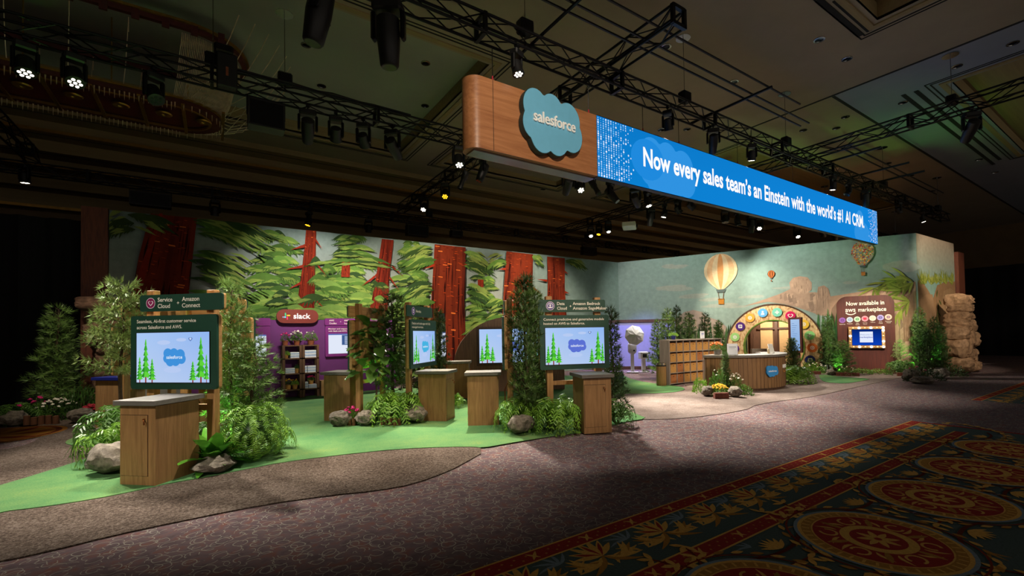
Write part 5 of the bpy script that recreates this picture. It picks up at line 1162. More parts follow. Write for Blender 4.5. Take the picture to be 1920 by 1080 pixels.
# ================================================================== domed wood wall with a big screen
def at_px(px, dep):                                          # ground point seen at pixel column px, dep metres ahead
    lat = (px-CX)/FPX*dep; q = Vector((fw.x, fw.y)).normalized()*dep+Vector((r0.x, r0.y))*lat; return q.x, q.y
t = thing('domed_wall', 'round topped walnut wall with a large screen behind the kiosks', 'wall panel', (6.86, 10.94, .0201), R(-25))
D = [(-1.55, 0), (1.55, 0)]+[(1.55*math.cos(R(a)), .75+1.32*math.sin(R(a))) for a in range(0, 181, 8)]
MB().prism(D, 0, .35).obj('wall_body', 'walnut', t, 30); boxp('screen_recess', 'dark_wood', t, -.93, -.02, .72, .9, -.001, 1.80); boxp('bezel', 'black', t, -.875, -.05, .78, .80, -.021, 1.75)
s = PR(.052, 4e-5); sky_screen(s, -.855, .80, .785, 1.73, '#5a74cc'); s.obj('screen', 'screen', t)

# ================================================================== photo corner
t = thing('photo_backdrop', 'low pale backdrop with a dark rim lit violet in the wall corner', 'backdrop', (13.9, 14.6, 0)); A = Vector((13.9, 14.6)); B_ = Vector((16.05, 12.85)); L_ = (B_-A).length; t.rotation_euler = (0, 0, math.atan2(B_.y-A.y, B_.x-A.x))
boxp('panel', 'blue_backdrop', t, -.5, 0, .14, L_+.3, .08, 2.02); boxp('top_rim', 'dark_wood', t, -.5, -.04, 2.02, L_+.3, .1, 2.14); boxp('base_rim', 'dark_wood', t, -.5, -.04, 0, L_+.3, .1, .14)
t = thing('photo_booth_stand', 'white photo booth stand with a white octagonal umbrella', 'photo booth', (13.66, 12.72, .0201), R(-22))
part('base_plate', 'white_plastic', t, lambda b: b.lathe([(.24, 0), (.24, .02), (.08, .03)], 20), 40); part('pole', 'white_plastic', t, lambda b: b.box(-.06, -.04, .02, .06, .04, .98, bev=.01))
part('camera_head', 'white_plastic', t, lambda b: b.prism(rrect(-.15, .72, .15, 1.2, .14, 6), -.08, .06), 30); part('lens', 'lens_off', t, lambda b: b.cyl((.04, -.095, .86), (.04, -.08, .86), .035, n=12))
um = Vector((.05, -.14, 1.46)); ax = Vector((-.1, -.9, .12)).normalized(); ua = ax.orthogonal().normalized(); ub = ax.cross(ua)
for k in range(8):
    a0, a1 = R(45*k+10), R(45*k+55); P0, P1 = um+(ua*math.cos(a0)+ub*math.sin(a0))*.40-ax*.0, um+(ua*math.cos(a1)+ub*math.sin(a1))*.40; Mq = um+(ua*math.cos((a0+a1)/2)+ub*math.sin((a0+a1)/2))*.2+ax*.10
    MB().add([um+ax*.16, P0, P1, Mq, um+ax*.155, P0-ax*.006, P1-ax*.006, Mq-ax*.006], [(0, 1, 3), (1, 2, 3), (2, 0, 3), (4, 7, 5), (5, 7, 6), (6, 7, 4)]).obj('umbrella_panel', 'fabric_white', t)
    MB().cyl(um+ax*.165, P0+ax*.01, .006, n=4).obj('umbrella_rib', 'white_plastic', t)
part('umbrella_shaft', 'steel', t, lambda b: b.cyl(um+ax*.16, um-ax*.2, .01, n=6))
t = thing('photo_printer', 'small white printer stand beside the umbrella booth', 'printer', (14.05, 12.5, .0201), R(-22))
part('base_plate', 'white_plastic', t, lambda b: b.box(-.14, -.12, 0, .14, .12, .02)); part('post', 'white_plastic', t, lambda b: b.box(-.07, -.05, .02, .07, .05, .52)); part('case', 'white_plastic', t, lambda b: b.box(-.16, -.13, .52, .16, .13, .80, bev=.02)); part('slot', 'black', t, lambda b: b.box(-.09, -.138, .58, .09, -.131, .72))
t = thing('ottoman', 'dark teal drum ottoman on the green carpet', 'ottoman', (*at_px(1150, 13.6), .0201)); MB().lathe([(.25, .02), (.27, .05), (.27, .36), (.24, .40), (.01, .41)], 24).obj('seat', 'teal_ottoman', t, 40); MB().lathe([(.22, 0), (.22, .02)], 20).obj('foot_ring', 'black', t)

# ================================================================== basket shelf and bin
SX0, SX1, SY0, SY1, SH = 11.11, 13.78, 8.90, 9.25, 1.30
t = thing('cubby_shelf', 'grey wood cubby shelf holding rows of woven baskets', 'shelf', (SX0, SY0, .0201))
W_ = SX1-SX0; part('side_panel', 'grey_wood', t, lambda b: b.box(0, 0, 0, .05, .35, SH)); part('side_panel', 'grey_wood', t, lambda b: b.box(W_-.05, 0, 0, W_, .35, SH)); boxp('back_panel', 'dark_wood', t, .05, .33, .02, W_-.05, .349, SH-.03); boxp('top_board', 'grey_wood_x', t, 0, -.005, SH, W_, .355, SH+.035)
NC, NR = 8, 4; cw = (W_-.1)/NC; rh = (SH-.04)/NR
for r_ in range(NR): boxp('shelf_board', 'grey_wood_x', t, .05, 0, .02+r_*rh, W_-.05, .33, .02+r_*rh+.022)
for c_ in range(1, NC): boxp('divider', 'grey_wood', t, .05+c_*cw-(.022 if c_ == 4 else .01), .004, .042, .05+c_*cw+(.022 if c_ == 4 else .01), .33, SH)
bm_ = {}
for k, m in enumerate(('wicker', 'wicker_dark')):
    b = MB(); w2, d2, h2 = cw*.40, .15, rh*.80
    b.loft([[(-w2, -d2, 0), (w2, -d2, 0), (w2, d2, 0), (-w2, d2, 0)], [(-w2*1.03, -d2, h2), (w2*1.03, -d2, h2), (w2*1.03, d2, h2), (-w2*1.03, d2, h2)], [(-w2*.94, -d2*.9, h2), (w2*.94, -d2*.9, h2), (w2*.94, d2*.9, h2), (-w2*.94, d2*.9, h2)], [(-w2*.92, -d2*.88, .02), (w2*.92, -d2*.88, .02), (w2*.92, d2*.88, .02), (-w2*.92, d2*.88, .02)]]); bm_[m] = b.mesh('woven_body', m)
hole = MB().prism([(.028*math.cos(R(a)), .012*math.sin(R(a))) for a in range(0, 360, 30)], -.1512, -.148).mesh('hand_hole', 'black'); rimm = MB().box(-cw*.414, -.155, rh*.80-.012, cw*.414, -.1501, rh*.80).mesh('rim', 'wicker_dark')
for r_ in range(NR):
    for c_ in range(NC):
        dk = (r_, c_) in ((0, 0), (0, 1), (1, 1), (1, 5), (2, 4), (2, 6)) ; m = 'wicker_dark' if dk else 'wicker'
        o = thing('woven_basket', ('reddish' if dk else 'honey coloured')+' woven basket in the '+('bottom row', 'second row from the floor', 'third row from the floor', 'top row')[r_]+' of the grey cubby shelf', 'basket', (SX0+.05+(c_+.5)*cw, SY0+.165, .0201+.02+r_*rh+.0225), 0, ('dark' if dk else 'light')+' baskets of the '+('bottom row', 'second row', 'third row', 'top row')[r_])
        link('woven_body', bm_[m], o); link('rim', rimm, o); link('hand_hole', hole, o, (0, 0, rh*.62))
t = thing('waste_bin', 'round bamboo waste bin with chrome top beside the cubby shelf', 'bin', (10.93, 9.05, .0201)); part('body', 'oak', t, lambda b: b.lathe([(.14, 0), (.145, .02), (.145, .56)], 24), 40); part('band', 'black', t, lambda b: b.lathe([(.147, .56), (.147, .60)], 24), 40); part('lid', 'chrome', t, lambda b: b.lathe([(.14, .60), (.14, .655), (.10, .66), (.09, .62)], 24), 40)
zt = SH+.056
shrub('trailing green plant in a dark pot on the cubby shelf', SX0+.42, SY0+.16, .16, .26, 'c', None, 0, zt, 'flower_pot', .03, None, 'flower pot', ('navy', .08, .13))
t = thing('leaflet_holder', 'upright white leaflet holder on the cubby shelf', 'leaflet holder', (SX0+1.85, SY0+.15, zt), R(-8)); part('card', 'paper', t, lambda b: b.box(-.085, -.012, .01, .085, .012, .24)); part('foot', 'steel', t, lambda b: b.box(-.09, -.04, 0, .09, .04, .01)); q = PR(.0125, 2e-5); q.rect(-.05, .14, .05, .17, S('#7a86c8')); q.rect(-.05, .11, .03, .12, S('#9aa6d8')); q.obj('lettering', 'print', t)

# ================================================================== reception counter
RC = Vector((12.45, 8.0)); t = thing('reception_counter', 'curved wooden reception counter with blue cloud and aws signs', 'counter', (RC.x, RC.y, .0101))
def arcstrip(b, r_out, r_in, a0, a1, z0, z1, n=26):
    o = arcpts(0, 0, r_out, a0, a1, n); i_ = arcpts(0, 0, r_in, a0, a1, n); b.slab(o+i_[::-1], z0, z1)
part('body', 'reception_wood', t, lambda b: arcstrip(b, 1.6, 1.05, 196, 330, .06, .88), 30); part('plinth', 'dark_wood', t, lambda b: arcstrip(b, 1.57, 1.08, 196.4, 329.6, 0, .06), 30); part('worktop', 'slab_grey', t, lambda b: arcstrip(b, 1.65, 1.0, 195, 331, .88, .94), 30)
for k in range(33): # vertical slat joints of the front
    a = R(197+k*4.1); MB().box(-.003, -.004, .06, .003, .002, .88).obj('front_joint', 'dark_wood', t); o = t.children[-1]
for k, o in enumerate([c for c in t.children if c.name.startswith('front_joint')]):
    a = R(197+k*4.1); o.location = (1.6*math.cos(a), 1.6*math.sin(a), 0); o.rotation_euler = (0, 0, a+math.pi/2)
e1 = Vector((math.cos(R(196)), math.sin(R(196)))); o = MB().box(.98, -.03, .06, 1.605, .0, .88).obj('end_panel', 'grey_wood', t); o.rotation_euler = (0, 0, R(196)); o.location = (0, 0, 0)
def place(o, a): o.location = (1.603*math.cos(R(a)), 1.603*math.sin(R(a)), 0); o.rotation_euler = (0, 0, R(a)+math.pi/2)
cs = MB().prism([(x, z) for x, z in cloud(0, .50, .42)], -.035, .0).obj('cloud_sign', 'paper_blue', t); cs.data.materials[0] = mat('cloud_blue', '#2f86c8', .5, var=.05); place(cs, 259)
q = PR(.036, 3e-5); q.text('salesforce', 0, .485, .07, '#f4f6f8', 'c', .012, .30); q.obj('lettering', 'print', cs)
aw = letters3d('aws_sign', 'aws', 0, .56, .19, -.02, 0, 'letter_white', t, .02, .26); place(aw, 283)
q = PR(.012, 3e-5); q.line([(x, z) for x, z in arcpts(0, .62, .17, 222, 318, 10)], .022, S('#d08a2a')); q.obj('smile', 'print', aw)
zc = .951
shrub('orange flowers in a grey pot on the reception counter', RC.x+1.33*math.cos(R(206)), RC.y+1.33*math.sin(R(206)), .19, .36, 'b', 'orange', 16, zc, 'flower_pot', .03, None, 'flower pot', ('slab_grey', .10, .15))
t2 = thing('sign_holder', 'clear acrylic sign holder on the reception counter', 'sign holder', (RC.x+1.4*math.cos(R(222)), RC.y+1.4*math.sin(R(222)), zc), R(-45)); part('sheet', 'paper', t2, lambda b: b.box(-.13, -.006, .01, .13, .006, .30)); part('foot', 'steel', t2, lambda b: b.box(-.14, -.06, 0, .14, .06, .01)); q = PR(.0065, 2e-5); q.rect(-.09, .2, .09, .22, S('#8a94a0')); q.rect(-.09, .16, .06, .17, S('#a0a8b0')); q.obj('lettering', 'print', t2)
t2 = thing('tablet_stand', 'white tablet on a tilted stand on the reception counter', 'tablet', (RC.x+1.3*math.cos(R(285)), RC.y+1.3*math.sin(R(285)), zc), R(10)); o = part('tablet', 'white_plastic', t2, lambda b: b.box(-.06, -.01, .02, .1, .01, .27, bev=.006)); o.rotation_euler = (R(-18), 0, R(-30)); part('foot', 'white_plastic', t2, lambda b: b.box(-.06, -.05, 0, .1, .09, .02))
t2 = thing('pump_bottle', 'small clear pump bottle beside the tablet', 'bottle', (RC.x+1.28*math.cos(R(276)), RC.y+1.28*math.sin(R(276)), zc)); part('bottle', 'crystal', t2, lambda b: b.lathe([(.03, 0), (.03, .12), (.012, .14)], 12), 40); part('pump', 'white_plastic', t2, lambda b: b.cyl((0, 0, .13), (0, 0, .19), .008, n=6))

# ================================================================== arch of wood slices with product icons
def log_end():
    m, nt, b = _new('wood_slices'); L = nt.links.new; tc = N(nt, 'ShaderNodeTexCoord'); vo = N(nt, 'ShaderNodeTexVoronoi', Scale=11, Randomness=.9); mp = N(nt, 'ShaderNodeMapping', Scale=(1.6, .2, .8)); L(tc.outputs['Object'], mp.inputs[0]); L(mp.outputs[0], vo.inputs['Vector'])
    rp = ramp(nt, [(.0, S('#e2c79a')), (.55, S('#d6b280')), (.78, S('#a87a4c'))]); L(vo.outputs['Distance'], rp.inputs[0]); L(rp.outputs[0], b.inputs['Base Color']); b.inputs['Roughness'].default_value = .8
    bp = N(nt, 'ShaderNodeBump', Strength=.4, Distance=.02); L(vo.outputs['Distance'], bp.inputs['Height']); L(bp.outputs[0], b.inputs['Normal'])
log_end()
ACU, ACZ, RO, RI = 6.37, .94, 1.62, 1.05
def on_wall(u, off): q = RA+RE*u+RN*off; return (q.x, q.y)
t = thing('icon_arch', 'arch of light wood slices carrying round product icons', 'arch', (*on_wall(0, 0), .0001), RANG)
ang0 = -math.degrees(math.asin((ACZ-.02)/RO)); angi = -math.degrees(math.asin((ACZ-.02)/RI))
outer = [(ACU+RO*math.cos(R(a)), ACZ+RO*math.sin(R(a))) for a in [ang0+(180-2*ang0)*i/48 for i in range(49)]]; inner = [(ACU+RI*math.cos(R(a)), ACZ+RI*math.sin(R(a))) for a in [angi+(180-2*angi)*i/48 for i in range(49)]]
MB().prism(outer+inner[::-1], -.60, -.02).obj('arch_body', 'wood_slices', t)
def rim(pts, k0, k1, y0, y1):
    b = MB(); c = (ACU, ACZ); A_ = [(c[0]+(x-c[0])*k0, c[1]+(z-c[1])*k0) for x, z in pts]; B2 = [(c[0]+(x-c[0])*k1, max(.02, c[1]+(z-c[1])*k1)) for x, z in pts]; b.prism(A_+B2[::-1], y0, y1); return b
rim(outer, 1.001, 1.03, -.615, -.02).obj('bark_rim', 'dark_wood', t); rim(inner, .965, .999, -.61, -.02).obj('moss_rim', 'fern', t)
for px, py, c_, g in ((1377, 653, '#5a1f86', 'x'), (1378, 632, '#9ccf7c', 'o'), (1388, 612, '#4a1a78', 'h'), (1406, 596, '#e8a63c', 'o'), (1430, 586.5, '#62aee0', 'person'), (1457, 585.5, '#7fd2b8', 'x'), (1482, 592, '#d0145c', 'heart'), (1507, 608, '#f2c544', 'o'), (1518, 629, '#8fd07f', 'x'), (1523, 652, '#ee7a2e', 'o'), (1519, 675, '#1c2a78', 'h')):
    u, v = RW(px, py, .62); o = MB().prism([(.17*math.cos(R(a)), .17*math.sin(R(a))) for a in range(0, 360, 12)], -.625, -.601).obj('icon_disc', mat('icon_'+c_[1:]+g, c_, .5, var=.03), t); o.location = (u, 0, v)
    q = PR(.626, 3e-5); w_ = S('#f2eee6')
    if g == 'heart': q.poly(heart(0, 0, 1.5), w_); q.poly(heart(0, .004, 1.0), S(c_))
    elif g == 'person': q.disc(0, .04, .035, w_, 12); q.poly([(-.06, -.08), (.06, -.08), (.05, -.02), (0, .01), (-.05, -.02)], w_)
    elif g == 'x': q.rrect(-.075, -.02, .075, .02, .015, w_); q.rrect(-.02, -.075, .02, .075, .015, w_)
    elif g == 'h': q.rrect(-.07, -.07, .07, .07, .02, w_); q.rect(-.03, -.04, .0, .04, S(c_)); q.rect(.015, -.02, .045, .03, S(c_))
    else: q.ring(0, 0, .045, .07, w_, 20); q.disc(0, 0, .025, w_, 10)
    q.obj('glyph', 'print', o)
# armchair and small table in the room behind
x_, y_ = on_wall(5.75, -1.3); t = thing('tub_chair', 'rounded grey brown tub chair seen through the arch', 'chair', (x_, y_, 0), RANG)
part('seat', 'grey_wood', t, lambda b: b.lathe([(.26, .14), (.31, .2), (.31, .42), (.24, .46), (.01, .46)], 20), 40); part('backrest', 'slab_grey', t, lambda b: b.slab(arcpts(0, 0, .36, 10, 190, 14)+arcpts(0, 0, .29, 190, 10, 14), .2, .8), 30)
for a in (45, 135, 225, 315): part('leg', 'dark_wood', t, lambda b: b.cyl((.2*math.cos(R(a)), .2*math.sin(R(a)), 0), (.2*math.cos(R(a)), .2*math.sin(R(a)), .15), .02, n=6))
# tall digital totem
x_, y_ = on_wall(7.14, 1.05); t = thing('digital_totem', 'tall brown framed digital sign with a pale blue screen by the arch', 'digital sign', (x_, y_, .0101), RANG-R(12))
part('foot', 'dark_wood', t, lambda b: b.box(-.2, -.16, 0, .2, .16, .03)); part('post', 'dark_wood', t, lambda b: b.box(-.12, -.04, .03, .12, .06, .8)); part('frame', 'mahogany', t, lambda b: b.box(-.22, -.09, .74, .22, .09, 2.03, bev=.01)); s = PR(.092, 4e-5); s.raw([(-.14, .82), (.15, .82), (.15, 1.96), (-.14, 1.96)], [(0, 1, 2, 3)], [S('#7ea6d8'), S('#7fa4d4'), S('#a6c2e6'), S('#a9c6ea')])
for i in range(9): s.rect(-.1, 1.2+i*.075, -.1+.08+.03*((i*5) % 4), 1.212+i*.075, S('#5e7fb0'))
s.disc(-.09, .95, .02, S('#2a3550'), 10); s.rect(-.10, .85, -.08, .93, S('#2a3550')); s.disc(.0, .88, .02, S('#3a4560'), 10); s.obj('screen', 'screen', t)

# ================================================================== marketplace sign wall
t = thing('marketplace_sign', 'rounded red brown sign wall reading Now available in aws marketplace', 'sign', (*on_wall(0, 0), .0001), RANG)
MU0, MU1, MZ = 8.46, 10.12, 2.76; MB().prism([(MU0, .01), (MU1, .01)]+arcpts(MU1-.3, MZ-.3, .3, 0, 90, 8)+arcpts(MU0+.3, MZ-.3, .3, 90, 180, 8), -.40, -.06).obj('sign_body', 'mahogany', t, 30)
mu = (MU0+MU1)/2; q = PR(.402, 4e-5); q.text('Now available in', mu+.0, 2.43, .20, CREAM, 'c', .014, 1.10); q.text('aws', mu-.58, 2.20, .23, CREAM, 'l', .014, .30); q.text('marketplace', mu-.20, 2.20, .20, CREAM, 'l', .012, .80); q.line(arcpts(mu-.42, 2.30, .2, 222, 318, 10), .03, S(CREAM))
for k, (c1, c2_, nm) in enumerate((('#8a5aa8', '#5a2f7a', 'Industries'), ('#b8c4d0', '#6f96b8', 'MuleSoft'), ('#c9dcc0', '#2f8a4a', 'Sales'), ('#e89aa8', '#c4143c', 'Service'), ('#e2d6c4', '#cabfa8', 'Tableau'), ('#a89ad0', '#4a3f8a', 'Data'), ('#e0b8a8', '#5a2f6a', 'Marketing'))):
    u, v = mu-.70+k*.222+.02, 1.905+.012*k; q.disc(u, v, .098, S(c1), 22); q.disc(u, v, .072, mixc(S(c1), S(c2_), .4), 20)
    if k == 3: q.poly(heart(u, v, .8), S(c2_))
    else: q.rrect(u-.04, v-.03, u+.04, v+.035, .012, S(c2_)); q.rect(u-.02, v-.01, u+.02, v+.012, S(c1))
    q.text(nm, u, v-.16, .045, CREAM, 'c'); 
    if nm in ('Sales', 'Service', 'Data', 'Marketing'): q.text('Cloud', u, v-.21, .045, CREAM, 'c')
q.obj('sign_lettering', 'print', t)
fu0, fu1, fz0, fz1 = 8.78, 9.82, .90, 1.66; fr_ = link('marquee_frame', MB().prism([(fu0, fz0), (fu1, fz0), (fu1, fz1), (fu0, fz1)], -.50, -.4005).mesh('marquee_frame', 'oak_x'), t)
boxp('bezel', 'black', t, fu0+.09, -.505, fz0+.09, fu1-.09, -.5005, fz1-.09); s = PR(.507, 4e-5); s.raw([(fu0+.1, fz0+.1), (fu1-.1, fz0+.1), (fu1-.1, fz1-.1), (fu0+.1, fz1-.1)], [(0, 1, 2, 3)], [S('#0a3fb8'), S('#0a3fb8'), S('#05246e'), S('#05246e')]); s.rect(fu0+.32, fz0+.2, fu1-.34, fz1-.18, S('#e2e9fb')); s.text('Welcome to', mu, 1.35, .07, '#7f93c8', 'c'); s.text('marketplace', mu, 1.26, .075, '#2748b0', 'c', .012); s.obj('screen', 'screen', t)
bulb = {k: MB().ball((0, 0, 0), .030, 8, 6).mesh('bulb', k, 80) for k in ('bulb_on', 'bulb_dim', 'bulb_off')}
bl = [(fu0+.05+i*(fu1-fu0-.1)/11, z_) for z_ in (fz0+.045, fz1-.045) for i in range(12)]+[(u_, fz0+.045+i*(fz1-fz0-.09)/7) for u_ in (fu0+.045, fu1-.045) for i in range(1, 7)]
for k, (u_, z_) in enumerate(bl): link('bulb', bulb['bulb_on' if k % 4 == 3 else ('bulb_dim' if k % 2 else 'bulb_off')], fr_, (u_, -.512, z_), None, [1.25 if k % 4 == 3 else .8]*3)

# ================================================================== rock towers
SB = [stone_mesh(20+i, 'sandstone', 5, 4, True) for i in range(4)]; PB = [stone_mesh(30+i, 'pinkstone', 5, 4, True) for i in range(3)]
def ew(px, Y): return PY(px, 650, Y).x
t = thing('rock_tower', 'tall stacked sandstone rock tower at the aisle end of the booth', 'rock formation', (ew(1803, 4.75), 4.75, 0))
rk = random.Random(4)
for k, (x, z_, rx, h, tw) in enumerate(((-.40, 0, .34, .55, .1), (.05, 0, .30, .42, -.1), (.42, 0, .30, .40, .05), (.12, .34, .36, .62, .1), (.46, .32, .24, .60, 0), (-.42, .48, .32, .72, -.05), (-.08, .86, .30, .62, .08), (.34, .84, .30, .55, -.1), (-.44, 1.08, .28, .50, .1), (-.14, 1.36, .34, .42, 0), (.26, 1.30, .30, .58, .06), (-.30, 1.52, .22, .36, .1), (-.10, 1.70, .28, .44, -.1), (.22, 1.80, .24, .34, .1), (-.02, 2.04, .30, .36, .05), (.10, 2.34, .22, .34, 0), (-.10, 2.30, .20, .44, .1))):
    link('stone', SB[k % 4], t, (x, rk.uniform(-.06, .06), z_), (0, rk.uniform(-.05, .05), tw+(3.14 if k % 3 == 1 else 0)), (rx, .36, h*1.06))
t = thing('rock_column', 'broad topped pinkish rock column at the drape end of the forest wall', 'rock formation', (-2.05, 14.7, 0))
for k, (x, y, z_, rx, ry, h, rz) in enumerate(((0, 0, 0, .30, .26, .5, .3), (.03, 0, .36, .26, .25, .45, 1), (-.02, 0, .7, .22, .22, .4, .2), (.02, 0, 1.0, .25, .22, .36, .8), (.03, 0, 1.26, .27, .24, .3, 1.8), (-.03, 0, 1.48, .36, .28, .3, .1), (.0, 0, 1.7, .42, .3, .42, .05), (.12, .02, 2.05, .4, .28, .38, .1), (-.12, 0, 2.3, .42, .28, .36, .0), (.2, .02, 2.3, .34, .28, .34, .1))): link('stone', PB[k % 3], t, (x, y, z_), (0, 0, rz), (rx, ry, h))

# ================================================================== planting
def uplight(label, x, y, z=.0201, watts=26, aim=(0, .25, 1)):
    t = thing('uplight', label, 'uplight', (x, y, z), 0); part('can', 'black_metal', t, lambda b: b.cyl((0, 0, .02), (0, 0, .11), .045, .055, 12), 40); part('lens', 'lens_off', t, lambda b: b.cyl((0, 0, .111), (0, 0, .114), .05, n=12)); part('spike', 'black_metal', t, lambda b: b.cyl((0, 0, 0), (0, 0, .02), .03, n=8))
    lamp('uplight_beam', 'SPOT', (x, y, z+.13), (x+aim[0], y+aim[1], z+.13+aim[2]), watts, 70, GREEN, .04)
# around the Service Cloud kiosk
fern('big round shaggy fern beside the Service Cloud kiosk', .45, 7.08, .38, .70, 120, 'fern', .0201, 'fern', True)
boulder('grey boulder under the glossy broad leaves', .03, 6.72, .24, .2, .19, .3, 0, .0201); boulder('pale boulder against the back of the Service Cloud counter', -.98, 7.5, .26, .3, .36, 1.0, 1, .0201)
rosette('glossy broad leaved plant at the foot of the Service Cloud kiosk', .02, 6.98, 30, 1.25, 'glossy', .0201, up_=1.05)
fern('feathery fern behind the Service Cloud counter', -.98, 8.1, .48, .72, 44, 'fern', .0201); fern('tall arching fern between the Service Cloud kiosk and the blue topped counter', -1.1, 8.75, .55, .95, 40, 'fern_dark', .0201)
conifer('pale soft cedar spreading behind the Service Cloud kiosk', *at_px(228, 7.3), 2.5, .55, 'soft', 1, .0201); conifer('slim pine standing tight behind the Service Cloud sign', *at_px(432, 6.35), 2.30, .30, 'airy', 2, .0201); conifer('bushy soft pine right of the Service Cloud kiosk', *at_px(476, 6.35), 1.5, .42, 'airy', 3, .0201); conifer('dark pine filling the gap behind the Service Cloud posts', *at_px(452, 6.75), 1.95, .34, 'airy', 4, .0201)
fern('dark fern low between the Service Cloud posts', -.2, 7.95, .45, .6, 36, 'fern_dark', .0201); fern('low feathery fern in front of the soft pine', .62, 7.5, .4, .5, 36, 'fern', .0201); boulder('small boulder by the blue topped counter', -1.4, 10.15, .22, .2, .2, .4, 2, .0201)
uplight('small green uplight behind the round shaggy fern', .12, 7.52, watts=40)
# centre island
boulder('boulder left of the pink cyclamen', 1.90, 8.78, .21, .2, .27, .2, 2, .0201); boulder('boulder right of the pink cyclamen', 2.27, 8.52, .25, .2, .27, 1.4, 3, .0201); boulder('large round boulder by the Heroku counter', 3.07, 8.20, .25, .23, .32, .5, 0, .0201)
shrub('pink cyclamen by the bare kiosk post', 2.07, 8.74, .16, .36, 'b', 'pink', 10, .0201, 'cyclamen', .036); shrub('dense small leaved bush under the fig', 2.50, 8.62, .27, .48, 'b', None, 0, .0201)
fern('wide bright fern in the centre island', 2.80, 8.5, .58, .72, 70, 'fern', .0201); fern('darker fern beside the Heroku post', 3.16, 8.66, .42, .66, 44, 'fern_dark', .0201); fig_tree('fiddle leaf fig with big glossy leaves', *at_px(702, 8.75), 1.95, .45, 74, .0201)
conifer('thin pine in the middle of the centre island', *at_px(737, 8.95), 2.35, .42, 'airy', 5, .0201); conifer('dark bushy pine behind the Heroku sign', *at_px(785, 9.7), 2.05, .42, 'airy', 6, .0201); conifer('pine rising behind the pale dashboard kiosk', *at_px(822, 10.4), 2.15, .32, 'dark', 7, .0201)
edging('row of short log stakes before the centre ferns', [(2.50, 8.34), (2.66, 8.14), (2.82, 8.10)], .14, .035, .0201); edging('short log stakes between the cyclamen boulders', [(2.02, 8.66), (2.14, 8.56)], .14, .035, .0201)
uplight('small green uplight under the fig', 2.72, 8.95, watts=45); fern('small fern behind the Heroku counter', 4.35, 9.3, .28, .4, 26, 'fern', .0201)
# island of the Data Cloud kiosk
conifer('tall dark cypress left of the Data Cloud kiosk', *at_px(985, 7.75), 2.42, .40, 'cypress', 8, .0201); conifer('second dark cypress tucked behind the Data Cloud sign', *at_px(1004, 8.3), 2.25, .34, 'cypress', 9, .0201); conifer('dark cypress peeking out right of the Data Cloud sign', *at_px(1146, 8.3), 2.0, .30, 'dark', 10, .0201)
fern('fern draped over the tan boulder', 4.22, 6.5, .46, .66, 50, 'fern', .0201); fern('spreading fern before the Data Cloud kiosk', 4.60, 5.98, .50, .66, 64, 'fern', .0201); fern('fern behind the Data Cloud counter', 5.72, 5.72, .36, .52, 36, 'fern_dark', .0201); boulder('tan boulder in front of the draped fern', 4.06, 6.18, .24, .2, .30, .2, 1, .0201)
rosette('strappy leaved plant behind the Data Cloud counter', 5.0, 6.35, 26, 1.2, 'blade', .0201, up_=1.1); fern('dark fern low behind the Data Cloud posts', 5.35, 6.5, .45, .6, 30, 'fern_dark', .0201)
# reception planter
def gx(px, py): q = G(px, py); return q.x, q.y
boulder('white boulder left of the yellow flowers', *gx(1327, 743), .19, .16, .25, .3, 1, .0121); boulder('white boulder right of the yellow flowers', *gx(1378, 745), .21, .16, .26, 1.2, 3, .0121)
shrub('yellow chrysanthemums before the reception counter', *gx(1349, 743), .23, .32, 'c', 'yellow', 34, .0121, 'chrysanthemum', .034); t = thing('brick_planter', 'small brick planter block under the yellow flowers', 'planter', (*gx(1352, 748), .0121), R(-35))
for i in range(4): boxp('brick', 'brick_red', t, -.16+.082*i, -.06, 0, -.16+.082*i+.078, .06, .13)
shrub('dark leafy bush behind the yellow flowers', *gx(1352, 737), .34, .72, 'b', 'white', 6, .0121, fs=.025); shrub('light green broad plant at the corner of the reception counter', *gx(1314, 738), .22, .52, 'c', None, 0, .0121); conifer('small juniper before the reception counter', *gx(1362, 738), .98, .17, 'cypress', 9, .0121); shrub('grassy tuft at the right of the planter', *gx(1396, 742), .22, .34, 'a', None, 0, .0121)
shrub('creamy flowered shrub against the reception counter', *gx(1380, 739), .2, .58, 'a', 'white', 12, .0121, fs=.03)
fern('huge mounded fern right of the reception counter', 14.35, 6.95, .66, .62, 80, 'fern', .0121); conifer('feathery juniper rising behind the mounded fern', *at_px(1484, 14.4), 1.25, .3, 'olive', 3, .0121)
# pines behind the cubby shelf
for k, (px, dep, H, rad, st, lab) in enumerate(((1233, 15.3, 1.95, .42, 'pine', 'pine at the bin end of the cubby shelf'), (1252, 15.2, 2.30, .40, 'pine', 'tall pine behind the trailing pot on the cubby shelf'), (1269, 15.6, 2.42, .36, 'dark', 'tallest dark pine behind the cubby shelf'), (1292, 15.4, 2.15, .42, 'pine', 'bushy pine behind the middle of the cubby shelf'), (1322, 15.5, 2.15, .38, 'dark', 'dark pine behind the leaflet holder'), (1347, 16.0, 1.9, .36, 'pine', 'pine between the cubby shelf and the arch'))): conifer(lab, *at_px(px, dep), H, rad, st, 2+k, .0121)
uplight('small green uplight behind the cubby shelf', *at_px(1337, 15.6), .0121, 30)
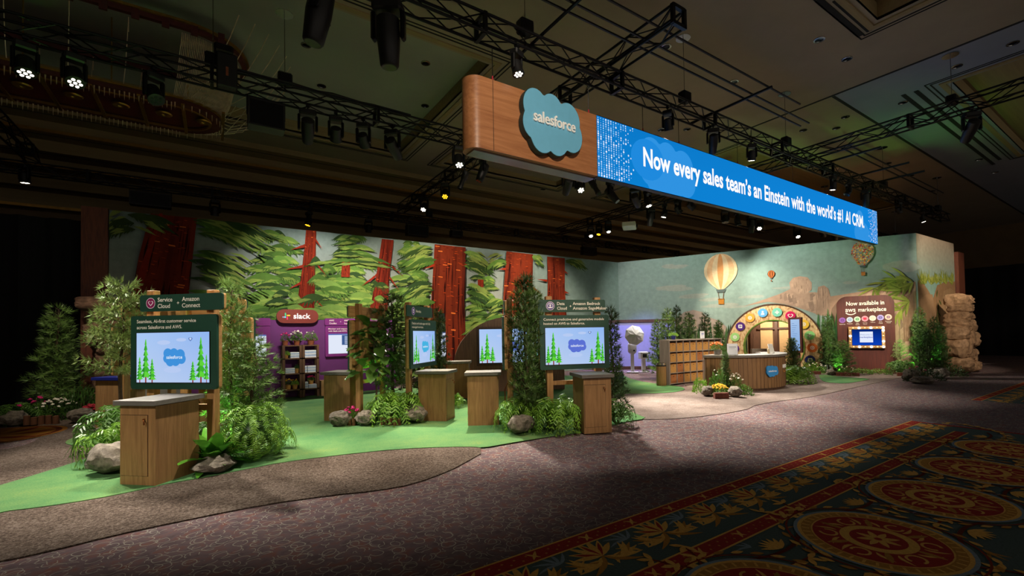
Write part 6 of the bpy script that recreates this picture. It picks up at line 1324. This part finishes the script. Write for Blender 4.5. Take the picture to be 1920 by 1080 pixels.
# between the arch and the rock tower
conifer('pine between the arch and the marketplace sign', *on_wall(8.15, .75), 2.05, .36, 'pine', 4, .0101); conifer('green lit young fir left of the marketplace sign', *on_wall(8.55, 1.25), 1.15, .40, 'pine', 6, .0101); uplight('small green uplight at the left of the marketplace sign', *on_wall(8.4, 1.55), .0101, 34, (.2, .2, 1))
shrub('variegated low shrub at the arch foot', *on_wall(7.75, 1.15), .38, .42, 'c', 'white', 14, .0101, fs=.03); shrub('low leafy shrub beside the young fir', *on_wall(8.6, 1.65), .34, .34, 'a', 'white', 8, .0101, fs=.02); shrub('yellow green shrub against the arch', *on_wall(7.55, .95), .3, .62, 'c', None, 0, .0101); boulder('cream stone before the variegated shrub', *on_wall(8.15, 1.7), .2, .16, .2, .4, 2, .0101)
def brick_row(lab, u0, u1, off):
    t = thing('brick_edging', lab, 'edging', (*on_wall(u0, off), .0101), RANG); n = int((u1-u0)/.11)
    for i in range(n): boxp('brick', 'brick_red', t, i*.11, -.05, 0, i*.11+.10, .05, .11)
brick_row('curved brick edging before the arch shrubs', 7.45, 8.0, 1.55); brick_row('brick edging under the young fir', 8.3, 9.0, 1.85); brick_row('brick edging below the green lit tall grasses', 10.0, 10.8, 1.35)
shrub('low clipped hedge along the marketplace sign', *on_wall(9.1, .75), .36, .26, 'a', None, 0, .0101, 'hedge', .02, None, 'hedge'); shrub('low clipped hedge at the middle of the marketplace sign', *on_wall(9.6, .75), .36, .24, 'a', None, 0, .0101, 'hedge', .02, None, 'hedge')
fern('feathery fern right of the marketplace sign', *on_wall(10.15, .85), .45, .7, 40, 'fern_dark', .0101); conifer('golden clipped young fir before the marketplace sign', *on_wall(10.2, .62), 1.15, .24, 'soft', 2, .0101); conifer('tall green lit fir at the wall corner', *on_wall(10.75, .55), 2.2, .34, 'pine', 8, .0101)
uplight('bright green uplight at the wall corner planting', *on_wall(10.7, 1.05), .0101, 42, (.1, .3, 1)); uplight('second green uplight under the tall fir', ew(1722, 4.9), 4.9, .0001, 36, (.0, .3, 1)); uplight('green uplight before the sandstone tower', ew(1757, 4.85), 4.85, .0001, 32, (.2, .2, 1))
for lab, px, Y, H, rad, st, sd in (('slim fir against the printed cliff', 1727, 5.05, 1.75, .30, 'olive', 5), ('dark fir in the middle of the printed cliff', 1752, 5.05, 1.9, .34, 'dark', 7), ('dark fir beside the sandstone tower', 1766, 5.05, 1.6, .28, 'dark', 10), ('brownish thin fir before the printed cliff', 1738, 4.85, 1.45, .28, 'olive', 3)): conifer(lab, ew(px, Y), Y, H, rad, st, sd, .0001)
boulder('angular grey rock below the wall corner planting', ew(1707, 4.95), 4.95, .36, .28, .36, .3, 1, .0001); boulder('flat rock beside the angular grey rock', ew(1727, 4.5), 4.5, .3, .25, .22, 1.3, 2, .0001); boulder('dark rock between the firs and the sandstone tower', ew(1760, 4.6), 4.6, .32, .26, .36, .6, 3, .0001)
shrub('dark low shrub with pink blooms at the wall corner', ew(1716, 4.8), 4.8, .32, .5, 'd', 'pink', 4, .0001, fs=.035); shrub('dark low shrub before the dark fir', ew(1742, 4.6), 4.6, .38, .42, 'd', 'white', 6, .0001, fs=.02); shrub('dark spreading shrub at the foot of the sandstone tower', ew(1782, 4.6), 4.6, .42, .48, 'd', None, 0, .0001)
# drape end planting
conifer('dim pine standing before the black drape', -2.75, 13.95, 2.32, .52, 'pine', 4, .0125); shrub('broad leafy plant under the dim pine', -2.3, 13.45, .4, .75, 'b', None, 0, .0125); shrub('white flowered low bush by the black drape', -2.62, 13.35, .36, .48, 'a', 'white', 26, .0125, fs=.035); shrub('red flower clump beside the blue topped counter', -2.05, 12.95, .17, .32, 'b', 'red', 12, .0125, fs=.05); shrub('pink and white flowers by the black drape', -2.95, 13.35, .26, .55, 'c', 'pink', 5, .0125, fs=.04); fern('dim fern at the drape end of the bed', -3.15, 13.3, .5, .5, 34, 'fern_dark', .0125)
boulder('pale stone at the drape end of the flower bed', -3.15, 12.95, .24, .2, .28, .2, 0, .0125); boulder('pale stone below the red flower clump', -2.15, 12.6, .26, .2, .27, 1.1, 2, .0125); edging('low log edging of the dim flower bed', [(-2.95, 12.85), (-2.4, 12.6)], .16, .05, .0125)
